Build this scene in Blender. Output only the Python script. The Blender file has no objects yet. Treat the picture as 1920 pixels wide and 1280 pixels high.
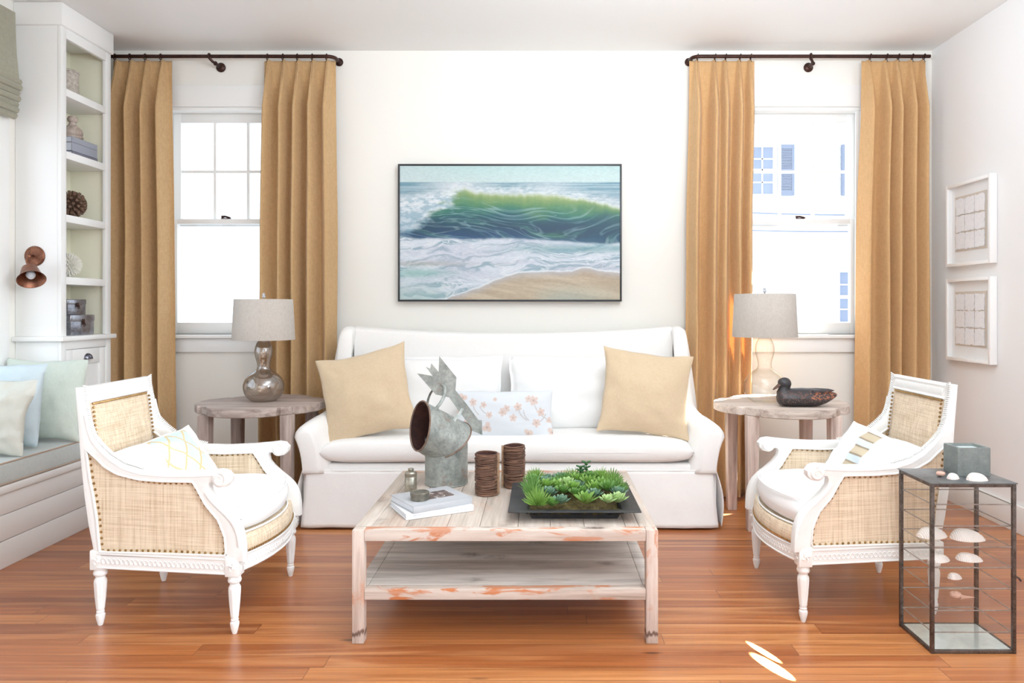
import bpy, bmesh, math, random
import numpy as np
from mathutils import Vector, Matrix, noise

PI = math.pi
scene = bpy.context.scene
COL = scene.collection
F, CX, CY, EYE = 1350.0, 1014.0, 578.0, 1.2


def P(u, v, Y):
    return Vector(((u - CX) * Y / F, Y, EYE - (v - CY) * Y / F))


def lerp(a, b, t):
    return a + (b - a) * t


def interp(x, pts):
    if x <= pts[0][0]:
        return pts[0][1]
    for (x0, y0), (x1, y1) in zip(pts, pts[1:]):
        if x <= x1:
            return y0 + (y1 - y0) * (x - x0) / (x1 - x0)
    return pts[-1][1]


def sinterp(x, pts):
    if x <= pts[0][0]:
        return pts[0][1]
    for (x0, y0), (x1, y1) in zip(pts, pts[1:]):
        if x <= x1:
            t = (x - x0) / (x1 - x0)
            t = t * t * (3 - 2 * t)
            return y0 + (y1 - y0) * t
    return pts[-1][1]


def nz(x, y=0.0, z=0.0):
    return noise.noise(Vector((x, y, z)))


# ------------------------------------------------------------------ objects
def tag(o, label=None, cat=None, group=None, kind=None):
    if label: o['label'] = label
    if cat: o['category'] = cat
    if group: o['group'] = group
    if kind: o['kind'] = kind
    return o


def thing(name, label, cat, loc=(0, 0, 0), rotz=0.0, group=None):
    o = bpy.data.objects.new(name, None)
    COL.objects.link(o)
    o.empty_display_size = 0.05
    o.location = loc
    o.rotation_euler = (0, 0, rotz)
    tag(o, label, cat, group)
    return o


def mat_of(o):
    m = Matrix.Translation(o.location) @ o.rotation_euler.to_matrix().to_4x4()
    return mat_of(o.parent) @ m if o.parent else m


def obj(name, bm, m, parent=None, world=False, smooth=35, label=None, origin=None):
    """link a bmesh as ONE object; world=True when its vertices are in world space"""
    if world and parent:
        bmesh.ops.transform(bm, matrix=mat_of(parent).inverted(), verts=bm.verts)
    if origin is not None:
        bmesh.ops.translate(bm, vec=-Vector(origin), verts=bm.verts)
    me = bpy.data.meshes.new(name)
    bm.to_mesh(me)
    bm.free()
    if smooth:
        for p in me.polygons: p.use_smooth = True
        me.set_sharp_from_angle(angle=math.radians(smooth))
    if m is not None: me.materials.append(m)
    o = bpy.data.objects.new(name, me)
    COL.objects.link(o)
    if parent: o.parent = parent
    if origin is not None: o.location = origin
    if label: o['label'] = label
    return o


def copy_tree(o, parent=None):
    c = o.copy()
    COL.objects.link(c)
    c.parent = parent
    for ch in list(o.children):
        copy_tree(ch, c)
    return c


def solo(name, bm, m, label, cat, group=None, origin=None, smooth=35):
    o = obj(name, bm, m, origin=origin, smooth=smooth)
    return tag(o, label, cat, group)


def struct(name, bm, m, parent=None, smooth=35):
    o = obj(name, bm, m, parent, smooth=smooth)
    if not parent: o['kind'] = 'structure'
    return o


# ------------------------------------------------------------------ shapes
def B():
    return bmesh.new()


def box(bm, x0, x1, y0, y1, z0, z1, bev=0.0, seg=2, M=None):
    t = bmesh.new()
    bmesh.ops.create_cube(t, size=1)
    for v in t.verts:
        v.co = Vector((lerp(x0, x1, v.co.x + .5), lerp(y0, y1, v.co.y + .5), lerp(z0, z1, v.co.z + .5)))
    if bev > 0:
        bmesh.ops.bevel(t, geom=list(t.edges), offset=bev, segments=seg, affect='EDGES', profile=0.5, clamp_overlap=True)
    if M is not None: bmesh.ops.transform(t, matrix=M, verts=t.verts)
    merge(bm, t)
    return bm


def merge(bm, t):
    me = bpy.data.meshes.new('tmp')
    t.to_mesh(me)
    t.free()
    bm.from_mesh(me)
    bpy.data.meshes.remove(me)


def grid(bm, pts, cu=False, cv=False, flip=False):
    """pts[i][j] -> surface"""
    V = [[bm.verts.new(p) for p in row] for row in pts]
    n, m = len(V), len(V[0])
    for i in range(n if cu else n - 1):
        for j in range(m if cv else m - 1):
            q = [V[i][j], V[(i + 1) % n][j], V[(i + 1) % n][(j + 1) % m], V[i][(j + 1) % m]]
            if flip: q.reverse()
            q2 = []
            for w in q:
                if w not in q2: q2.append(w)
            if len(q2) > 2:
                try: bm.faces.new(q2)
                except ValueError: pass
    return V


def cap(bm, ring, flip=False):
    r = list(ring)
    if flip: r.reverse()
    try: return bm.faces.new(r)
    except ValueError: return None


def loft(bm, rings, capped=True):
    V = grid(bm, rings, cv=True)
    if capped:
        cap(bm, V[0]); cap(bm, V[-1], True)
    bmesh.ops.recalc_face_normals(bm, faces=bm.faces)
    return V


def lathe(bm, prof, c=(0, 0, 0), seg=32, capped=False, wob=None, M=None):
    t = bmesh.new()
    rings = []
    for r, z in prof:
        ring = []
        for k in range(seg):
            a = 2 * PI * k / seg
            rr = r * (wob(a, z) if wob else 1)
            ring.append(Vector((rr * math.cos(a), rr * math.sin(a), z)))
        rings.append(ring)
    V = grid(t, rings, cv=True)
    if capped:
        cap(t, V[0]); cap(t, V[-1], True)
    bmesh.ops.recalc_face_normals(t, faces=t.faces)
    bmesh.ops.transform(t, matrix=(M if M is not None else Matrix.Translation(Vector(c))), verts=t.verts)
    merge(bm, t)
    return bm


def frames(pts, closed=False):
    n = len(pts)
    T = []
    for i in range(n):
        if closed: d = pts[(i + 1) % n] - pts[i - 1]
        else: d = pts[min(i + 1, n - 1)] - pts[max(i - 1, 0)]
        T.append(d.normalized() if d.length > 1e-9 else Vector((0, 0, 1)))
    up = Vector((0, 0, 1)) if abs(T[0].z) < 0.9 else Vector((1, 0, 0))
    N = (up - T[0] * up.dot(T[0])).normalized()
    out = []
    for i in range(n):
        N = (N - T[i] * N.dot(T[i]))
        N = N.normalized() if N.length > 1e-9 else Vector((1, 0, 0))
        out.append((T[i], N, T[i].cross(N)))
    return out


def tube(bm, pts, r, seg=8, closed=False, flat=1.0, capped=True):
    pts = [Vector(p) for p in pts]
    fr = frames(pts, closed)
    rings = []
    for i, p in enumerate(pts):
        T, N, Bn = fr[i]
        rr = r(i / max(1, len(pts) - 1)) if callable(r) else r
        rings.append([p + N * (math.cos(2 * PI * k / seg) * rr) + Bn * (math.sin(2 * PI * k / seg) * rr * flat) for k in range(seg)])
    t = bmesh.new()
    V = grid(t, rings, cu=closed, cv=True)
    if capped and not closed:
        cap(t, V[0]); cap(t, V[-1], True)
    bmesh.ops.recalc_face_normals(t, faces=t.faces)
    merge(bm, t)
    return bm


def ribbon(bm, pts, side, w, th):
    """flat strap along pts; side = width direction"""
    pts = [Vector(p) for p in pts]
    side = Vector(side).normalized()
    rings = []
    for i, p in enumerate(pts):
        d = (pts[min(i + 1, len(pts) - 1)] - pts[max(i - 1, 0)]).normalized()
        n = d.cross(side).normalized()
        rings.append([p + side * w / 2 + n * th / 2, p - side * w / 2 + n * th / 2, p - side * w / 2 - n * th / 2, p + side * w / 2 - n * th / 2])
    t = bmesh.new()
    loft(t, rings)
    merge(bm, t)
    return bm


def ball(bm, c, r, sub=2, sc=(1, 1, 1)):
    t = bmesh.new()
    bmesh.ops.create_icosphere(t, subdivisions=sub, radius=1)
    for v in t.verts:
        v.co = Vector((v.co.x * r * sc[0] + c[0], v.co.y * r * sc[1] + c[1], v.co.z * r * sc[2] + c[2]))
    merge(bm, t)
    return bm


def poly_prism(bm, loops, depth, place, bev=0.0, seg=2):
    """loops: list of 2D loops (first outer, rest holes); place(a, b, d) -> 3D; d in {-1, 1} * depth/2"""
    t = bmesh.new()
    edges = []
    for lp in loops:
        vs = [t.verts.new((a, 0, b)) for a, b in lp]
        edges += [t.edges.new((vs[i], vs[(i + 1) % len(vs)])) for i in range(len(vs))]
    bmesh.ops.triangle_fill(t, edges=edges, use_beauty=True, use_dissolve=False)
    for v in t.verts: v.co.y = -depth / 2
    r = bmesh.ops.extrude_face_region(t, geom=list(t.faces))
    for g in r['geom']:
        if isinstance(g, bmesh.types.BMVert): g.co.y = depth / 2
    bmesh.ops.recalc_face_normals(t, faces=t.faces)
    if bev > 0:
        es = [e for e in t.edges if len(e.link_faces) == 2 and e.calc_face_angle(0) > 1.2 and abs(e.verts[0].co.y - e.verts[1].co.y) < 1e-6]
        bmesh.ops.bevel(t, geom=es, offset=bev, segments=seg, affect='EDGES', profile=0.5, clamp_overlap=True)
    for v in t.verts: v.co = Vector(place(v.co.x, v.co.z, v.co.y))
    bmesh.ops.recalc_face_normals(t, faces=t.faces)
    merge(bm, t)
    return bm


def resample(pts, n, closed=True):
    pts = [Vector((p[0], p[1], 0)) for p in pts]
    q = pts + [pts[0]] if closed else pts
    L = [0]
    for a, b in zip(q, q[1:]): L.append(L[-1] + (b - a).length)
    out = []
    for k in range(n):
        s = L[-1] * k / (n if closed else n - 1)
        i = 0
        while i < len(L) - 2 and L[i + 1] < s: i += 1
        t = (s - L[i]) / max(1e-9, L[i + 1] - L[i])
        p = q[i].lerp(q[i + 1], t)
        out.append((p.x, p.y))
    return out


def catmull(pts, k=6, closed=False):
    pts = [Vector(p) for p in pts]
    n = len(pts)
    out = []
    for i in range(n if closed else n - 1):
        if closed: a, b, c, d = pts[i - 1], pts[i], pts[(i + 1) % n], pts[(i + 2) % n]
        else: a, b, c, d = pts[max(i - 1, 0)], pts[i], pts[i + 1], pts[min(i + 2, n - 1)]
        for j in range(k):
            t = j / k
            out.append(0.5 * ((2 * b) + (c - a) * t + (2 * a - 5 * b + 4 * c - d) * t * t + (3 * b - a - 3 * c + d) * t ** 3))
    if not closed: out.append(pts[-1])
    return out


def pillow_bm(w, h, t, c=0.07, n=2.0, m=0.5, res=36, wr=0.006, seed=0, flange=0.0, colf=None, sag=0.0, puff=1.0):
    """a stuffed cushion in the local XY plane, front towards +Z; colf(a, b) paints its front"""
    bm = bmesh.new()
    cl = bm.loops.layers.float_color.new('Col') if colf else None
    ax = [math.sin(PI / 2 * lerp(-1, 1, i / res)) * .35 + .65 * lerp(-1, 1, i / res) for i in range(res + 1)]
    info = {}

    def pt(a, b, s):
        x = w / 2 * a * (1 - c * (1 - b * b))
        y = h / 2 * b * (1 - c * (1 - a * a))
        k = max(0.0, (1 - abs(a) ** n) * (1 - abs(b) ** n)) ** m
        z = t / 2 * k * s
        e = 1 - k
        z += s * wr * k * (nz(a * 2.2 + seed * 3.1, b * 2.2, s) * 1.5 + nz(a * 5 + seed, b * 5, s * 2) * e * 1.6)
        x += wr * e * nz(b * 2.2 + seed, a, 3.3) * .7
        y += wr * e * nz(a * 2.2 + seed, b, 7.7) * .7 - sag * k * h
        return Vector((x, y, z))
    F_ = [[bm.verts.new(pt(a, b, 1)) for b in ax] for a in ax]
    Bk = [[None] * (res + 1) for _ in range(res + 1)]
    for i in range(res + 1):
        for j in range(res + 1):
            if i in (0, res) or j in (0, res): Bk[i][j] = F_[i][j]
            else: Bk[i][j] = bm.verts.new(pt(ax[i], ax[j], -1))
    for i in range(res):
        for j in range(res):
            f = bm.faces.new((F_[i][j], F_[i + 1][j], F_[i + 1][j + 1], F_[i][j + 1]))
            if cl:
                for l, (ii, jj) in zip(f.loops, ((i, j), (i + 1, j), (i + 1, j + 1), (i, j + 1))):
                    l[cl] = tuple(colf(ax[ii], ax[jj])) + (1.0,)
            f = bm.faces.new((Bk[i][j], Bk[i][j + 1], Bk[i + 1][j + 1], Bk[i + 1][j]))
            if cl:
                for l in f.loops: l[cl] = tuple(colf(-2, -2)) + (1.0,)
    if flange:
        edge = [F_[i][0] for i in range(res)] + [F_[res][j] for j in range(res)] + [F_[i][res] for i in range(res, 0, -1)] + [F_[0][j] for j in range(res, 0, -1)]
        inn = [v.co.copy() for v in edge]
        outv = []
        for k, p in enumerate(inn):
            d = Vector((p.x, p.y, 0))
            q = p + Vector((math.copysign(min(1, abs(p.x) / (w / 2 * .8)) ** 6, p.x), math.copysign(min(1, abs(p.y) / (h / 2 * .8)) ** 6, p.y), 0)) * flange
            q.z += flange * .4 * nz(k * .35, seed)
            outv.append(q)
        N = len(edge)
        t2 = [bm.verts.new(q + Vector((0, 0, .0015))) for q in outv]
        for k in range(N):
            try: bm.faces.new((edge[k], t2[k], t2[(k + 1) % N], edge[(k + 1) % N]))
            except ValueError: pass
    bmesh.ops.recalc_face_normals(bm, faces=bm.faces)
    return bm


def lean(c, yaw=0.0, back=0.0, roll=0.0):
    """matrix for a pillow: its front faces -Y, leaned back, rolled in its plane, centre at c"""
    return Matrix.Translation(Vector(c)) @ Matrix.Rotation(yaw, 4, 'Z') @ Matrix.Rotation(PI / 2 - back, 4, 'X') @ Matrix.Rotation(roll, 4, 'Z')


def put(o, M):
    o.matrix_world = M
    o.location = M.to_translation()
    o.rotation_euler = M.to_euler()
    return o
# ------------------------------------------------------------------ materials
def srgb(r, g, b):
    def f(c):
        c /= 255.0
        return c / 12.92 if c <= 0.04045 else ((c + 0.055) / 1.055) ** 2.4
    return (f(r), f(g), f(b))


class NT:
    def __init__(self, name):
        self.m = bpy.data.materials.new(name)
        self.m.use_nodes = True
        self.t = self.m.node_tree
        self.t.nodes.clear()
        self.out = self.n('ShaderNodeOutputMaterial')
        self._tc = None

    def n(self, typ, **kw):
        nd = self.t.nodes.new(typ)
        for k, v in kw.items():
            if k.startswith('_'): setattr(nd, k[1:], v)
        for k, v in kw.items():
            if k.startswith('_'): continue
            key = int(k[1:]) if k[0] == 'i' and k[1:].isdigit() else k.replace('_', ' ')
            self.set(nd.inputs[key], v)
        return nd

    def set(self, inp, v):
        if isinstance(v, bpy.types.NodeSocket): self.t.links.new(v, inp)
        elif isinstance(v, bpy.types.Node): self.t.links.new(v.outputs[0], inp)
        else:
            if inp.type == 'RGBA' and len(v) == 3: v = tuple(v) + (1,)
            inp.default_value = v

    def obj(self, scale=(1, 1, 1), loc=(0, 0, 0), rot=(0, 0, 0)):
        if not self._tc: self._tc = self.n('ShaderNodeTexCoord')
        mp = self.n('ShaderNodeMapping', Vector=self._tc.outputs['Object'], Scale=scale, Location=loc, Rotation=rot)
        return mp.outputs[0]

    def noise(self, scale=(1, 1, 1), sc=1.0, detail=3, rough=.55, loc=(0, 0, 0), dist=0.0):
        return self.n('ShaderNodeTexNoise', Vector=self.obj(scale, loc), Scale=sc, Detail=detail, Roughness=rough, Distortion=dist).outputs[0]

    def ramp(self, fac, stops, interp='LINEAR'):
        r = self.n('ShaderNodeValToRGB', Fac=fac)
        r.color_ramp.interpolation = interp
        el = r.color_ramp.elements
        while len(el) < len(stops): el.new(.5)
        for e, (p, c) in zip(el, stops):
            e.position = p
            e.color = (c, c, c, 1) if not hasattr(c, '__len__') else tuple(c) + (1,)
        return r.outputs[0]

    def mix(self, fac, a, b, mode='MIX'):
        x = self.n('ShaderNodeMix', _data_type='RGBA', _blend_type=mode)
        self.set(x.inputs[0], fac); self.set(x.inputs[6], a); self.set(x.inputs[7], b)
        return x.outputs[2]

    def math(self, op, a, b=0.0, c=0.0):
        x = self.n('ShaderNodeMath', _operation=op)
        self.set(x.inputs[0], a); self.set(x.inputs[1], b)
        if op in ('MULTIPLY_ADD', 'WRAP'): self.set(x.inputs[2], c)
        return x.outputs[0]

    def bump(self, h, strength=.3, dist=.002):
        return self.n('ShaderNodeBump', Height=h, Strength=strength, Distance=dist).outputs[0]

    def bsdf(self, color, rough=.5, metal=0.0, normal=None, **kw):
        b = self.n('ShaderNodeBsdfPrincipled', Base_Color=color, Roughness=rough, Metallic=metal, **kw)
        if normal is not None: self.set(b.inputs['Normal'], normal)
        self.t.links.new(b.outputs[0], self.out.inputs[0])
        return b


def m_paint(name, c, rough=.5, var=.03, bump=.05):
    k = NT(name)
    n1 = k.noise(sc=3.0, detail=4)
    col = k.mix(n1, tuple(x * (1 - var) for x in c), tuple(min(1, x * (1 + var)) for x in c))
    k.bsdf(col, rough, normal=k.bump(k.noise(sc=180, detail=2), bump, .001))
    return k.m


def m_cloth(name, c, c2=None, sx=1, sy=1, weave=420, var=.5, bump=.25, sheen=.2, rough=.9, wrinkle=0.0, trans=0.0):
    """linen-like cloth: crossed thread streaks in colour and bump"""
    k = NT(name)
    c2 = c2 or tuple(x * .86 for x in c)
    a = k.noise((weave * sx, weave * .12, weave * .12), 1, 2)
    b = k.noise((weave * .12, weave * .12, weave * sy), 1, 2)
    d = k.noise((weave * .12, weave * sy, weave * .12), 1, 2)
    th = k.math('ADD', k.math('MULTIPLY', a, .4), k.math('ADD', k.math('MULTIPLY', b, .35), k.math('MULTIPLY', d, .25)))
    f = k.ramp(th, [(.38, 0), (.62, 1)])
    big = k.noise(sc=2.5, detail=3)
    col = k.mix(k.math('MULTIPLY', f, var), c, c2)
    col = k.mix(k.math('MULTIPLY', big, .12), col, tuple(x * .9 for x in c))
    nrm = k.bump(th, bump, .001)
    if wrinkle:
        w = k.n('ShaderNodeBump', Height=k.noise(sc=7, detail=4, dist=.6), Strength=wrinkle, Distance=.03)
        k.set(w.inputs['Normal'], nrm)
        nrm = w.outputs[0]
    bs = k.bsdf(col, rough, normal=nrm, Sheen_Weight=sheen, Sheen_Roughness=.5)
    if trans:
        tr = k.n('ShaderNodeBsdfTranslucent', Color=col)
        mx = k.n('ShaderNodeMixShader', Fac=trans)
        k.t.links.new(bs.outputs[0], mx.inputs[1]); k.t.links.new(tr.outputs[0], mx.inputs[2])
        k.t.links.new(mx.outputs[0], k.out.inputs[0])
    return k.m


def m_colattr(name, rough=.8, bumpsc=500, bump=.15, sheen=0.1):
    k = NT(name)
    a = k.n('ShaderNodeVertexColor', _layer_name='Col')
    th = k.math('ADD', k.noise((bumpsc, bumpsc * .1, bumpsc * .1)), k.noise((bumpsc * .1, bumpsc, bumpsc * .1)))
    k.bsdf(k.mix(k.math('MULTIPLY', th, .08), a.outputs[0], (.5, .5, .5)), rough, normal=k.bump(th, bump, .001), Sheen_Weight=sheen)
    return k.m


def m_wood(name, axis, cols, ring=1.0, rough=.7, orange=0.0, knots=0.0, fine=1.0, tone=None):
    """weathered timber with grain along one axis"""
    k = NT(name)
    lo, hi = 2.2, 46.0 * fine
    sc = [hi, hi, hi]
    sc['xyz'.index(axis)] = lo
    sc2 = [9, 9, 9]
    sc2['xyz'.index(axis)] = 1.1
    g = k.noise(tuple(sc), 1, 5, .65, dist=.5)
    b = k.noise(tuple(sc2), 1, 4, .6, dist=.8)
    f = k.math('ADD', k.math('MULTIPLY', g, .55), k.math('MULTIPLY', b, .5))
    col = k.ramp(f, [(.38, cols[0]), (.52, cols[1]), (.66, cols[2])])
    if orange:
        sc3 = [14, 14, 14]
        sc3['xyz'.index(axis)] = 5
        o = k.ramp(k.noise(tuple(sc3), 1, 4, .6, loc=(3, 1, 7), dist=1.2), [(.53, 0), (.60, orange)])
        sg = k.math('MULTIPLY', o, k.ramp(g, [(.35, .5), (.6, 1)]))
        col = k.mix(sg, col, srgb(198, 116, 66))
    if knots:
        vs = [7, 7, 7]
        vs['xyz'.index(axis)] = 4.0
        v = k.n('ShaderNodeTexVoronoi', Vector=k.obj(tuple(vs), (1.3, 4.1, .7)), Scale=1.0)
        kd = k.ramp(v.outputs['Distance'], [(.10, knots), (.26, 0)])
        kd = k.math('MULTIPLY', kd, k.ramp(k.noise(sc=30), [(.4, .3), (.6, 1)]))
        col = k.mix(kd, col, srgb(70, 45, 30))
    if tone:
        sp = k.n('ShaderNodeSeparateXYZ', Vector=k.obj())
        zz = k.math('ADD', sp.outputs['Z'], k.math('MULTIPLY', k.noise((90, 90, 14), 1, 3), .05))
        col = k.mix(k.ramp(zz, [(.050, 0), (.058, tone), (.066, tone), (.074, 0)]), col, srgb(84, 48, 30))
    k.bsdf(col, rough, normal=k.bump(f, .35, .003))
    return k.m


def m_metal(name, c, c2, rough=.4, sc=14, metal=1.0, bump=.1, rust=0.0, rustc=(0.25, .09, .04)):
    k = NT(name)
    n1 = k.noise(sc=sc, detail=6, rough=.65)
    n2 = k.noise(sc=sc * 5, detail=3)
    col = k.mix(k.ramp(k.math('ADD', k.math('MULTIPLY', n1, .7), k.math('MULTIPLY', n2, .3)), [(.36, 0), (.64, 1)]), c, c2)
    if rust:
        col = k.mix(k.ramp(k.noise(sc=sc * .9, detail=5, loc=(5, 2, 9)), [(.60, 0), (.70, rust)]), col, rustc)
    k.bsdf(col, k.math('ADD', rough - .08, k.math('MULTIPLY', n1, .16)), metal, normal=k.bump(n2, bump, .001))
    return k.m


def m_glass(name, tint, refl=.06, edge=.35, edgec=None, rough=0.0, body=0.0, bodyc=(.8, .8, .8)):
    """thin clear glass: see-through, with reflections that grow towards grazing angles"""
    k = NT(name)
    lw = k.n('ShaderNodeLayerWeight', Blend=edge)
    tr = k.n('ShaderNodeBsdfTransparent', Color=k.mix(k.math('POWER', lw.outputs['Facing'], 2.5), tint, edgec or tint))
    gl = k.n('ShaderNodeBsdfGlossy', Color=(1, 1, 1), Roughness=rough)
    f = k.math('ADD', refl, k.math('MULTIPLY', k.math('POWER', lw.outputs['Facing'], 4.0), .5))
    mx = k.n('ShaderNodeMixShader', Fac=f)
    k.t.links.new(tr.outputs[0], mx.inputs[1]); k.t.links.new(gl.outputs[0], mx.inputs[2])
    last = mx
    if body:
        df = k.n('ShaderNodeBsdfDiffuse', Color=bodyc)
        m2 = k.n('ShaderNodeMixShader', Fac=body)
        k.t.links.new(mx.outputs[0], m2.inputs[1]); k.t.links.new(df.outputs[0], m2.inputs[2])
        last = m2
    k.t.links.new(last.outputs[0], k.out.inputs[0])
    return k.m


def m_floor():
    k = NT('heart_pine_floor')
    tc = k.n('ShaderNodeTexCoord')
    s = k.n('ShaderNodeSeparateXYZ', Vector=tc.outputs['Object'])
    W, L = .083, 2.1
    row = k.math('FLOOR', k.math('DIVIDE', s.outputs['Y'], W))
    off = k.n('ShaderNodeTexWhiteNoise', _noise_dimensions='1D', W=row).outputs['Value']
    xs = k.math('ADD', k.math('DIVIDE', s.outputs['X'], L), k.math('MULTIPLY', off, 7.0))
    colm = k.math('FLOOR', xs)
    idv = k.n('ShaderNodeCombineXYZ', X=row, Y=colm)
    rnd = k.n('ShaderNodeTexWhiteNoise', _noise_dimensions='2D', Vector=idv).outputs['Value']
    base = k.ramp(rnd, [(0.0, srgb(136, 72, 36)), (.35, srgb(160, 87, 43)), (.7, srgb(177, 101, 51)), (1.0, srgb(192, 119, 65))])
    # grain, shifted per board
    mv = k.n('ShaderNodeCombineXYZ', X=k.math('MULTIPLY', rnd, 37.0), Y=k.math('MULTIPLY', rnd, 11.0))
    ad = k.n('ShaderNodeVectorMath', _operation='ADD')
    k.set(ad.inputs[0], tc.outputs['Object']); k.set(ad.inputs[1], mv.outputs[0])
    mp = k.n('ShaderNodeMapping', Vector=ad.outputs[0], Scale=(1.3, 60, 1))
    g = k.n('ShaderNodeTexNoise', Vector=mp.outputs[0], Scale=1.0, Detail=5, Roughness=.62, Distortion=.4).outputs[0]
    mp2 = k.n('ShaderNodeMapping', Vector=ad.outputs[0], Scale=(.9, 16, 1))
    g2 = k.n('ShaderNodeTexNoise', Vector=mp2.outputs[0], Scale=1.0, Detail=3, Roughness=.5, Distortion=1.0).outputs[0]
    col = k.mix(k.ramp(g, [(.35, .55), (.6, 0)]), base, srgb(116, 56, 25))
    col = k.mix(k.ramp(g2, [(.50, 0), (.72, .55)]), col, srgb(216, 148, 92))
    # knots
    mp3 = k.n('ShaderNodeMapping', Vector=ad.outputs[0], Scale=(2.2, 9, 1))
    vo = k.n('ShaderNodeTexVoronoi', Vector=mp3.outputs[0], Scale=1.0)
    kn = k.math('MULTIPLY', k.ramp(vo.outputs['Distance'], [(.03, .85), (.11, 0)]), k.ramp(vo.outputs['Color'], [(.62, 0), (.64, 1)]))
    col = k.mix(kn, col, srgb(50, 24, 14))
    # seams
    fy = k.math('FRACT', k.math('DIVIDE', s.outputs['Y'], W))
    ey = k.math('MINIMUM', fy, k.math('SUBTRACT', 1.0, fy))
    fx = k.math('FRACT', xs)
    ex = k.math('MULTIPLY', k.math('MINIMUM', fx, k.math('SUBTRACT', 1.0, fx)), L / W)
    e = k.math('MINIMUM', ey, ex)
    seam = k.ramp(e, [(.008, .55), (.03, 0)])
    col = k.mix(seam, col, srgb(70, 32, 14))
    hgt = k.math('SUBTRACT', k.math('MULTIPLY', g, .12), seam)
    k.bsdf(col, k.math('ADD', .25, k.math('MULTIPLY', g, .16)), normal=k.bump(hgt, .18, .0015), Coat_Weight=.12, Coat_Roughness=.15)
    return k.m


def m_raffia(name, c1, c2, c3):
    k = NT(name)
    v = k.noise((160, 160, 5), 1, 3, .6)
    h = k.noise((6, 6, 240), 1, 3, .6)
    v2 = k.noise((34, 34, 2.5), 1, 3, .6, loc=(4, 2, 1))
    h2 = k.noise((3, 3, 42), 1, 2, .6, loc=(1, 7, 3))
    th = k.math('ADD', k.math('MULTIPLY', v, .5), k.math('MULTIPLY', h, .5))
    col = k.ramp(th, [(.36, c3), (.5, c2), (.62, c1)])
    s = k.math('MULTIPLY', k.ramp(v2, [(.52, 0), (.72, .55)]), 1.0)
    s2 = k.ramp(h2, [(.54, 0), (.74, .4)])
    col = k.mix(k.math('MAXIMUM', s, s2), col, c3)
    k.bsdf(col, .8, normal=k.bump(th, .5, .0015), Sheen_Weight=.1)
    return k.m


WALL = m_paint('wall_cream_paint', srgb(244, 241, 232), .6, .012)
WALLR = m_paint('wall_white_paint', srgb(242, 241, 240), .6, .012)
CEIL = m_paint('ceiling_paint', srgb(240, 239, 236), .7, .012)
TRIM = m_paint('trim_white_paint', srgb(246, 246, 243), .35, .01, .02)
CREAM_IN = m_paint('bookcase_back_paint', srgb(240, 236, 212), .5, .012)
BENCHW = m_paint('bench_white_paint', srgb(243, 240, 236), .4, .01, .02)
FLOOR = m_floor()
CHAIRW = NT('distressed_white_paint')
_n = CHAIRW.noise(sc=28, detail=5)
CHAIRW.bsdf(CHAIRW.mix(CHAIRW.ramp(_n, [(.60, 0), (.80, .22)]), srgb(243, 241, 237), srgb(206, 198, 186)), .42, normal=CHAIRW.bump(CHAIRW.noise(sc=90, detail=3), .15, .001))
CHAIRW = CHAIRW.m
RAFFIA = m_raffia('woven_raffia', srgb(238, 218, 190), srgb(226, 203, 172), srgb(196, 168, 134))
NAIL = m_metal('antique_brass_nailheads', srgb(186, 150, 98), srgb(124, 92, 54), .38)
SOFA = m_cloth('white_linen_slipcover', srgb(250, 247, 243), srgb(244, 239, 233), var=.35, bump=.12, wrinkle=.10, weave=300)
WHITEC = m_cloth('white_cotton', srgb(251, 250, 248), srgb(245, 243, 240), var=.3, bump=.1, wrinkle=.08)
TAN = m_cloth('tan_linen', srgb(216, 192, 158), srgb(202, 174, 136), var=.6, bump=.25)
CURT = m_cloth('tan_linen_curtain', srgb(212, 172, 120), srgb(184, 142, 92), var=.6, bump=.2, weave=260, trans=.10)
CURT_LIT = m_cloth('sunlit_linen_curtain', srgb(234, 190, 132), srgb(212, 162, 104), var=.6, bump=.2, weave=260, trans=.26)  # same tan linen, window sun put into its brighter, more translucent colour
SHADEC = m_cloth('oatmeal_linen_lampshade', srgb(214, 206, 196), srgb(190, 180, 168), var=.7, bump=.2, weave=380, trans=.15)
EDGE = m_metal('solder_edging', srgb(176, 166, 158), srgb(128, 116, 108), .4, metal=.6)
ROMAN = m_cloth('grey_green_linen', srgb(168, 166, 146), srgb(146, 144, 124), var=.6, bump=.2, trans=.1)
SEATC = m_cloth('grey_green_canvas', srgb(196, 202, 198), srgb(178, 184, 180), var=.5, bump=.15)
PIPING = m_cloth('tan_piping', srgb(176, 150, 128), var=.4)
SAGE = m_cloth('pale_sage_linen', srgb(206, 216, 204), srgb(188, 200, 186), var=.6, bump=.2)
SATIN = m_cloth('grey_satin', srgb(208, 208, 196), srgb(196, 197, 186), var=.3, bump=.08, rough=.32, wrinkle=.25, sheen=0)
BLUEP = m_cloth('pale_blue_satin', srgb(200, 216, 222), srgb(188, 204, 210), var=.4, bump=.1, rough=.45, sheen=0, wrinkle=.15)
IRON = m_metal('oiled_bronze', srgb(70, 42, 34), srgb(44, 26, 22), .45, metal=.7)
COPPER = m_metal('aged_copper', srgb(150, 98, 74), srgb(98, 60, 46), .42, sc=20, metal=.85)
ZINC = m_metal('galvanized_zinc', srgb(176, 180, 174), srgb(122, 128, 124), .55, sc=16, metal=.55, rust=.5)
RUSTIN = m_metal('rusty_inside', srgb(78, 44, 36), srgb(46, 26, 24), .85, sc=18, metal=.1)
TIN = m_metal('old_tin', srgb(186, 182, 168), srgb(128, 122, 108), .35, sc=26, metal=.9)
TINDK = m_metal('dark_old_tin', srgb(140, 136, 124), srgb(88, 86, 76), .5, sc=26, metal=.75)
TINBOX = m_metal('pewter_tin', srgb(186, 186, 192), srgb(110, 110, 120), .3, sc=16, metal=.9)
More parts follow.
